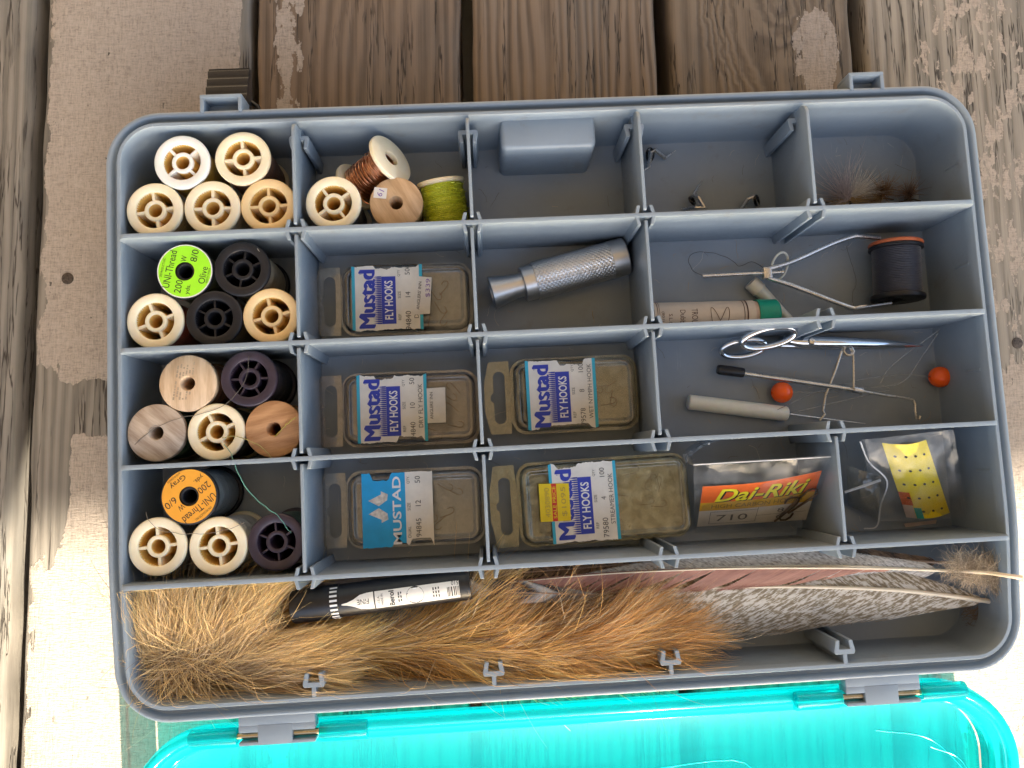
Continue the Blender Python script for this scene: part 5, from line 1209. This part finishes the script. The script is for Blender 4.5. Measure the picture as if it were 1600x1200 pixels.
t = thing('sequin_packet', 'clear bag holding a yellow sheet punched with rows of small holes', 'packet', px(1420, 760, FLOOR))
sc_ = [px(1416, 808, -29), px(1484, 801, -28), px(1447, 687, -9), px(1378, 692, -9)]
def sh(s, t_, lift=0): return bil(sc_, s, t_, lift + 2.2 * math.sin(math.pi * s))
def shpatch(s0, s1, t0, t1, mat, name, lift, par=None):
    m = MB(); P = []; F = []; n = 12; 
    for j in range(n + 1):
        for i in range(n + 1): P.append(sh(s0 + (s1 - s0) * i / n, t0 + (t1 - t0) * j / n, lift))
    for j in range(n):
        for i in range(n): k = j * (n + 1) + i; F.append((k, k + 1, k + n + 2, k + n + 1))
    m.add(P, F); return m.build(name, mat, par or t, world=True, flip='keep')
ysh = shpatch(0, 1, 0, 1, plain('yellow_foil', (0.80, 0.63, 0.02), .3, .0, var=.08, vscale=.08), 'yellow_sheet', 0)
shpatch(0, .22, .18, .36, plain('orange_foil', (0.80, 0.16, 0.03), .25, .3), 'orange_corner', .08, ysh); shpatch(0, .20, 0, .18, plain('pink_paper', (.62, .50, .46), .6), 'pink_corner', .08, ysh); shpatch(.21, .36, 0, .15, plain('turquoise_foil', (0.06, 0.55, 0.50), .2, .3), 'turquoise_corner', .08, ysh)
for j in range(5):
    for i in range(4):
        if j == 0 and i == 0: continue
        s, t_ = .17 + .22 * i, .10 + .185 * j
        c = sh(s, t_, .16); X = (sh(s + .05, t_) - sh(s, t_)).normalized(); Y = (sh(s, t_ + .05) - sh(s, t_)).normalized()
        MB().add([c + (X * math.cos(q * .5236) + Y * math.sin(q * .5236)) * .62 for q in range(12)], [tuple(range(12))]).build('punched_hole', plain('hole_shadow_brown', (.035, .03, .012), .9), ysh, world=True, flip='keep')
b4 = [px(1372, 815, -32), px(1505, 808, -31), px(1482, 672, -9), px(1345, 688, -10)]
m = MB(); patch(m, [p + Vector((0, 0, 3)) for p in b4], bulge=2.0, wr=1.6, seed=8); m.build('bag_front', BAG, t, world=True, flip='keep', angle=80)
m = MB(); patch(m, b4, bulge=-1.0, wr=1.0, seed=12); m.build('bag_back', BAG, t, world=True, flip='keep', angle=80)
fl = [px(1362, 826, -34), px(1382, 758, -24), px(1350, 712, -24), px(1322, 728, -30)]; fl = [px(1325, 790, -33), px(1372, 812, -30), px(1376, 745, -20), px(1322, 726, -26)]
m = MB(); patch(m, fl, bulge=2.5, wr=1.2, seed=14); m.build('bag_flap', clear('dull_flap_film', (.85, .84, .78), .10, .18, rough=.15, hazecol=(.5, .48, .40)), t, world=True, flip='keep', angle=80)
MB().tube([px(1320, 769, -25), px(1350, 759, -21), px(1376, 750, -18)], .55, 6).build('zip_ridge', plain('bag_edge_film', (.6, .62, .64), .3), t, world=True)
MB().tube(spline([px(1344, 690, -10), px(1358, 722, -13), px(1386, 752, -15), px(1376, 790, -25), px(1370, 822, -31), px(1350, 826, -33)], 40), .3, 6).build('bag_fold', plain('bag_edge_film', (.6, .62, .64), .3), t, world=True)
m = MB(); patch(m, [px(1415, 824, -36.5), px(1462, 818, -36.5), px(1464, 812, -35.5), px(1412, 818, -35.5)], 4, 2); m.build('paper_slip', plain('pink_paper', (.62, .50, .46), .6), t, world=True, flip='keep')

# ------------------------------------------------------------------ rod guides and flies in the far compartments
BLKM = plain('dark_ring_metal', (0.05, 0.05, 0.05), .25, .9)
GS = [([(1013, 261), (1018, 238), (1023, 234), (1039, 247)], (1016, 241), .5, [(1039, 247), (1056, 235)], [(1013, 261), (1004, 268)], 'small metal rod guide close to the divider next to the moulded block compartment'),
      ([(1072, 327), (1087, 323), (1101, 325), (1091, 309), (1084, 305)], (1082, 313), 2.0, [(1084, 304), (1098, 281)], [(1072, 327), (1064, 326)], 'small metal rod guide with its foot pointing towards the far wall'),
      ([(1158, 328), (1169, 311), (1177, 306), (1183, 322)], (1183, 313), 1.3, [(1158, 328), (1153, 334)], None, 'small metal rod guide lying apart near the flies compartment')]
for vv, rc, rot, f1, f2, lb in GS:
    c = px(*rc, -33); t = thing('rod_guide', lb, 'rod guide', (c.x, c.y, FLOOR), None, 'rod guides in one compartment')
    X = Vector((math.cos(rot), math.sin(rot), 0)); N = Vector((-math.sin(rot) * .5, math.cos(rot) * .5, .8)).normalized()
    MB().tube([Vector((0, 0, 3.4)) + X * 1.6 * math.cos(q * 2 * math.pi / 28) + N * 3.2 * math.sin(q * 2 * math.pi / 28) for q in range(29)], .6, 8, caps=False).build('ring', BLKM, t)
    MB().tube([px(*p, -33 + (1.5 if 0 < n < len(vv) - 1 else -2.2)) for n, p in enumerate(vv)], .85, 8).build('frame', STEEL, t, world=True)
    for f in (f1, f2):
        if f: MB().tube([px(*f[0], -35), px(*f[1], -35.6)], [.5, .12], 6).build('foot', STEEL, t, world=True)
def fly(label, parts, hook):
    c = px(hook[0][0], hook[0][1], FLOOR); t = thing('fishing_fly', label, 'fishing fly', c, None, 'tied flies in the corner compartment'); S = Strands()
    for (u, v, z), n, L0, L1, dr, spread, c0, c1, w in parts:
        for q in range(n):
            a = math.atan2(-dr[1], dr[0]) + RNG.normal(0, spread); el = RNG.normal(dr[2], spread * .6); Ln = RNG.uniform(L0, L1); p0 = np.array(px(u, v, z)) + RNG.normal(0, .5, 3); t_ = np.linspace(0, 1, 6)[:, None]
            d = np.array((math.cos(a) * math.cos(el), math.sin(a) * math.cos(el), math.sin(el))); bend = RNG.normal(0, .25, 3); k = RNG.uniform(.75, 1.2)
            pts = p0 + d * Ln * t_ + bend * Ln * t_ ** 2; pts[:, 2] = np.maximum(pts[:, 2], FLOOR + .1); pts[:, 1] = np.maximum(pts[:, 1], 65.4); S.add(pts, w, w * .3, np.array(c0) * k, np.array(c1) * k)
    S.build('hackle', DOWN, t); MB().tube(spline([px(*p) for p in hook], 16), .35, 6).build('hook', HOOKM, t, world=True); return t
LIL = (.66, .58, .59); TANF = (.58, .42, .22); WHT = (.88, .86, .80); DBR = (.15, .075, .035)
fly('fly with a fan of long lilac grey hackle', [((1322, 312, -32), 150, 9, 18, (-.35, -1, .25), .5, LIL, (.5, .45, .46), .22), ((1322, 314, -33), 60, 5, 10, (-1, -.2, .2), .6, LIL, (.45, .4, .4), .2), ((1322, 314, -33), 70, 6, 12, (-.9, .1, .1), .35, TANF, (.42, .3, .18), .2)], [(1290, 316, -34), (1322, 313, -33), (1330, 316, -34), (1326, 320, -35)])
fly('fly with a white wing and tan body', [((1334, 304, -31), 260, 5, 11, (.8, -.75, .25), .45, WHT, (.75, .72, .66), .2), ((1330, 312, -33), 150, 5, 10, (1, .1, .15), .4, TANF, (.45, .32, .18), .22)], [(1325, 314, -34), (1350, 312, -33), (1372, 314, -33)])
fly('fly with a dark brown bushy collar', [((1378, 302, -31), 320, 3, 8, (.2, -1, .4), 1.3, DBR, (.28, .16, .08), .22), ((1376, 310, -33), 120, 3, 7, (-1, .2, .2), .6, TANF, (.4, .28, .15), .2)], [(1360, 316, -34), (1380, 310, -33), (1396, 312, -34)])
fly('small dusky brown fly near the rounded corner', [((1420, 304, -32), 240, 3, 9, (0, -1, .4), 1.4, (.17, .11, .09), (.30, .20, .16), .2), ((1420, 310, -33), 50, 1, 3, (0, -1, .4), 2.0, (.03, .03, .03), (.08, .08, .08), .3)], [(1404, 316, -34), (1424, 312, -33), (1438, 314, -34)])

# ------------------------------------------------------------------ loose threads
def loose(label, pts, r, col, name='loose_thread', dz=0.0):
    q = spline([px(*p) for p in pts], 60)
    q = [p + Vector((.35 * mnoise.noise(Vector((i * .25, len(pts), 0))), .35 * mnoise.noise(Vector((i * .25, 7, len(pts)))), 0)) for i, p in enumerate(q)]
    o = MB().tube(q, r, 5).build(name, plain('strand_' + label.split()[0] + '_' + label.split()[1], col, .5, var=.2)); tag(o, label, 'thread'); return o
zz = ZT + .3
loose('dark smoky thread straggling over the wooden and violet black spools', [(389, 556, zz), (386, 585, zz), (372, 612, zz + .5), (350, 633, zz), (320, 645, zz), (285, 652, zz), (250, 665, zz), (222, 684, zz), (208, 700, zz - 1), (213, 717, zz - 5)], .11, (.10, .085, .06))
loose('olive yellow strand from the reddish wooden spool hole', [(462, 652, zz + 1), (446, 665, zz + .5), (432, 680, zz), (424, 684, zz - 3)], .22, (.36, .29, .05))
loose('pale olive strand between white spool and row divider', [(347, 684, zz), (370, 682, zz + .4), (392, 690, zz + 1), (410, 700, zz + 2), (425, 716, zz + 1)], .17, (.33, .28, .08))
loose('green teal thread running down to the plum spool', [(350, 694, zz), (358, 704, zz + .5), (366, 722, zz + 5), (376, 748, 0), (396, 776, -2), (420, 795, -3), (438, 810, -4), (448, 825, zz), (455, 833, zz)], .14, (.10, .30, .24))
loose('fine brown hair lying across both white spools', [(228, 800, zz), (232, 812, zz + .4), (250, 828, zz), (285, 834, zz), (325, 833, zz + .3), (360, 826, zz), (382, 816, zz + .5)], .09, (.20, .16, .12))
loose('black thread curling out of the bobbin tube', [(1098, 431, -32), (1082, 422, -34), (1076, 405, -35), (1088, 394, -35), (1115, 396, -35.5), (1140, 404, -35), (1155, 416, -35), (1175, 409, -34), (1195, 420, -29)], .11, (.02, .02, .03))
loose('grey thread trailing beside the navy spool', [(1322, 384, -34), (1330, 410, -35), (1338, 440, -35), (1332, 460, -36), (1335, 490, -36)], .09, (.06, .06, .07))
loose('pale thread end sticking up from the black grey thread spool', [(402, 388, zz), (408, 398, zz - 1), (410, 410, zz - 4)], .09, (.5, .46, .38))

# lint and bits of fibre lying on the tray floor
lint = thing('lint', 'fine lint and fibre scraps on the tray floor', 'lint', (0, 0, FLOOR), kind='stuff'); S = Strands()
for q in range(420):
    p0 = np.array((RNG.uniform(-160, 158), RNG.uniform(-104, 104), FLOOR + .15)); a = RNG.uniform(0, 6.28); L_ = RNG.uniform(.6, 5) if RNG.random() < .8 else RNG.uniform(5, 11); pts = [p0]
    for i in range(6): a += RNG.normal(0, .35); pts.append(pts[-1] + np.array((math.cos(a), math.sin(a), .0)) * L_ / 6)
    c = np.array([(.55, .5, .42), (.12, .08, .05), (.45, .30, .12), (.6, .6, .6)][RNG.integers(4)]); S.add(np.array(pts), .12, .08, c, c, side=np.array((0, 0, 1.0)))
S.build('fibre_scraps', DOWN, lint)
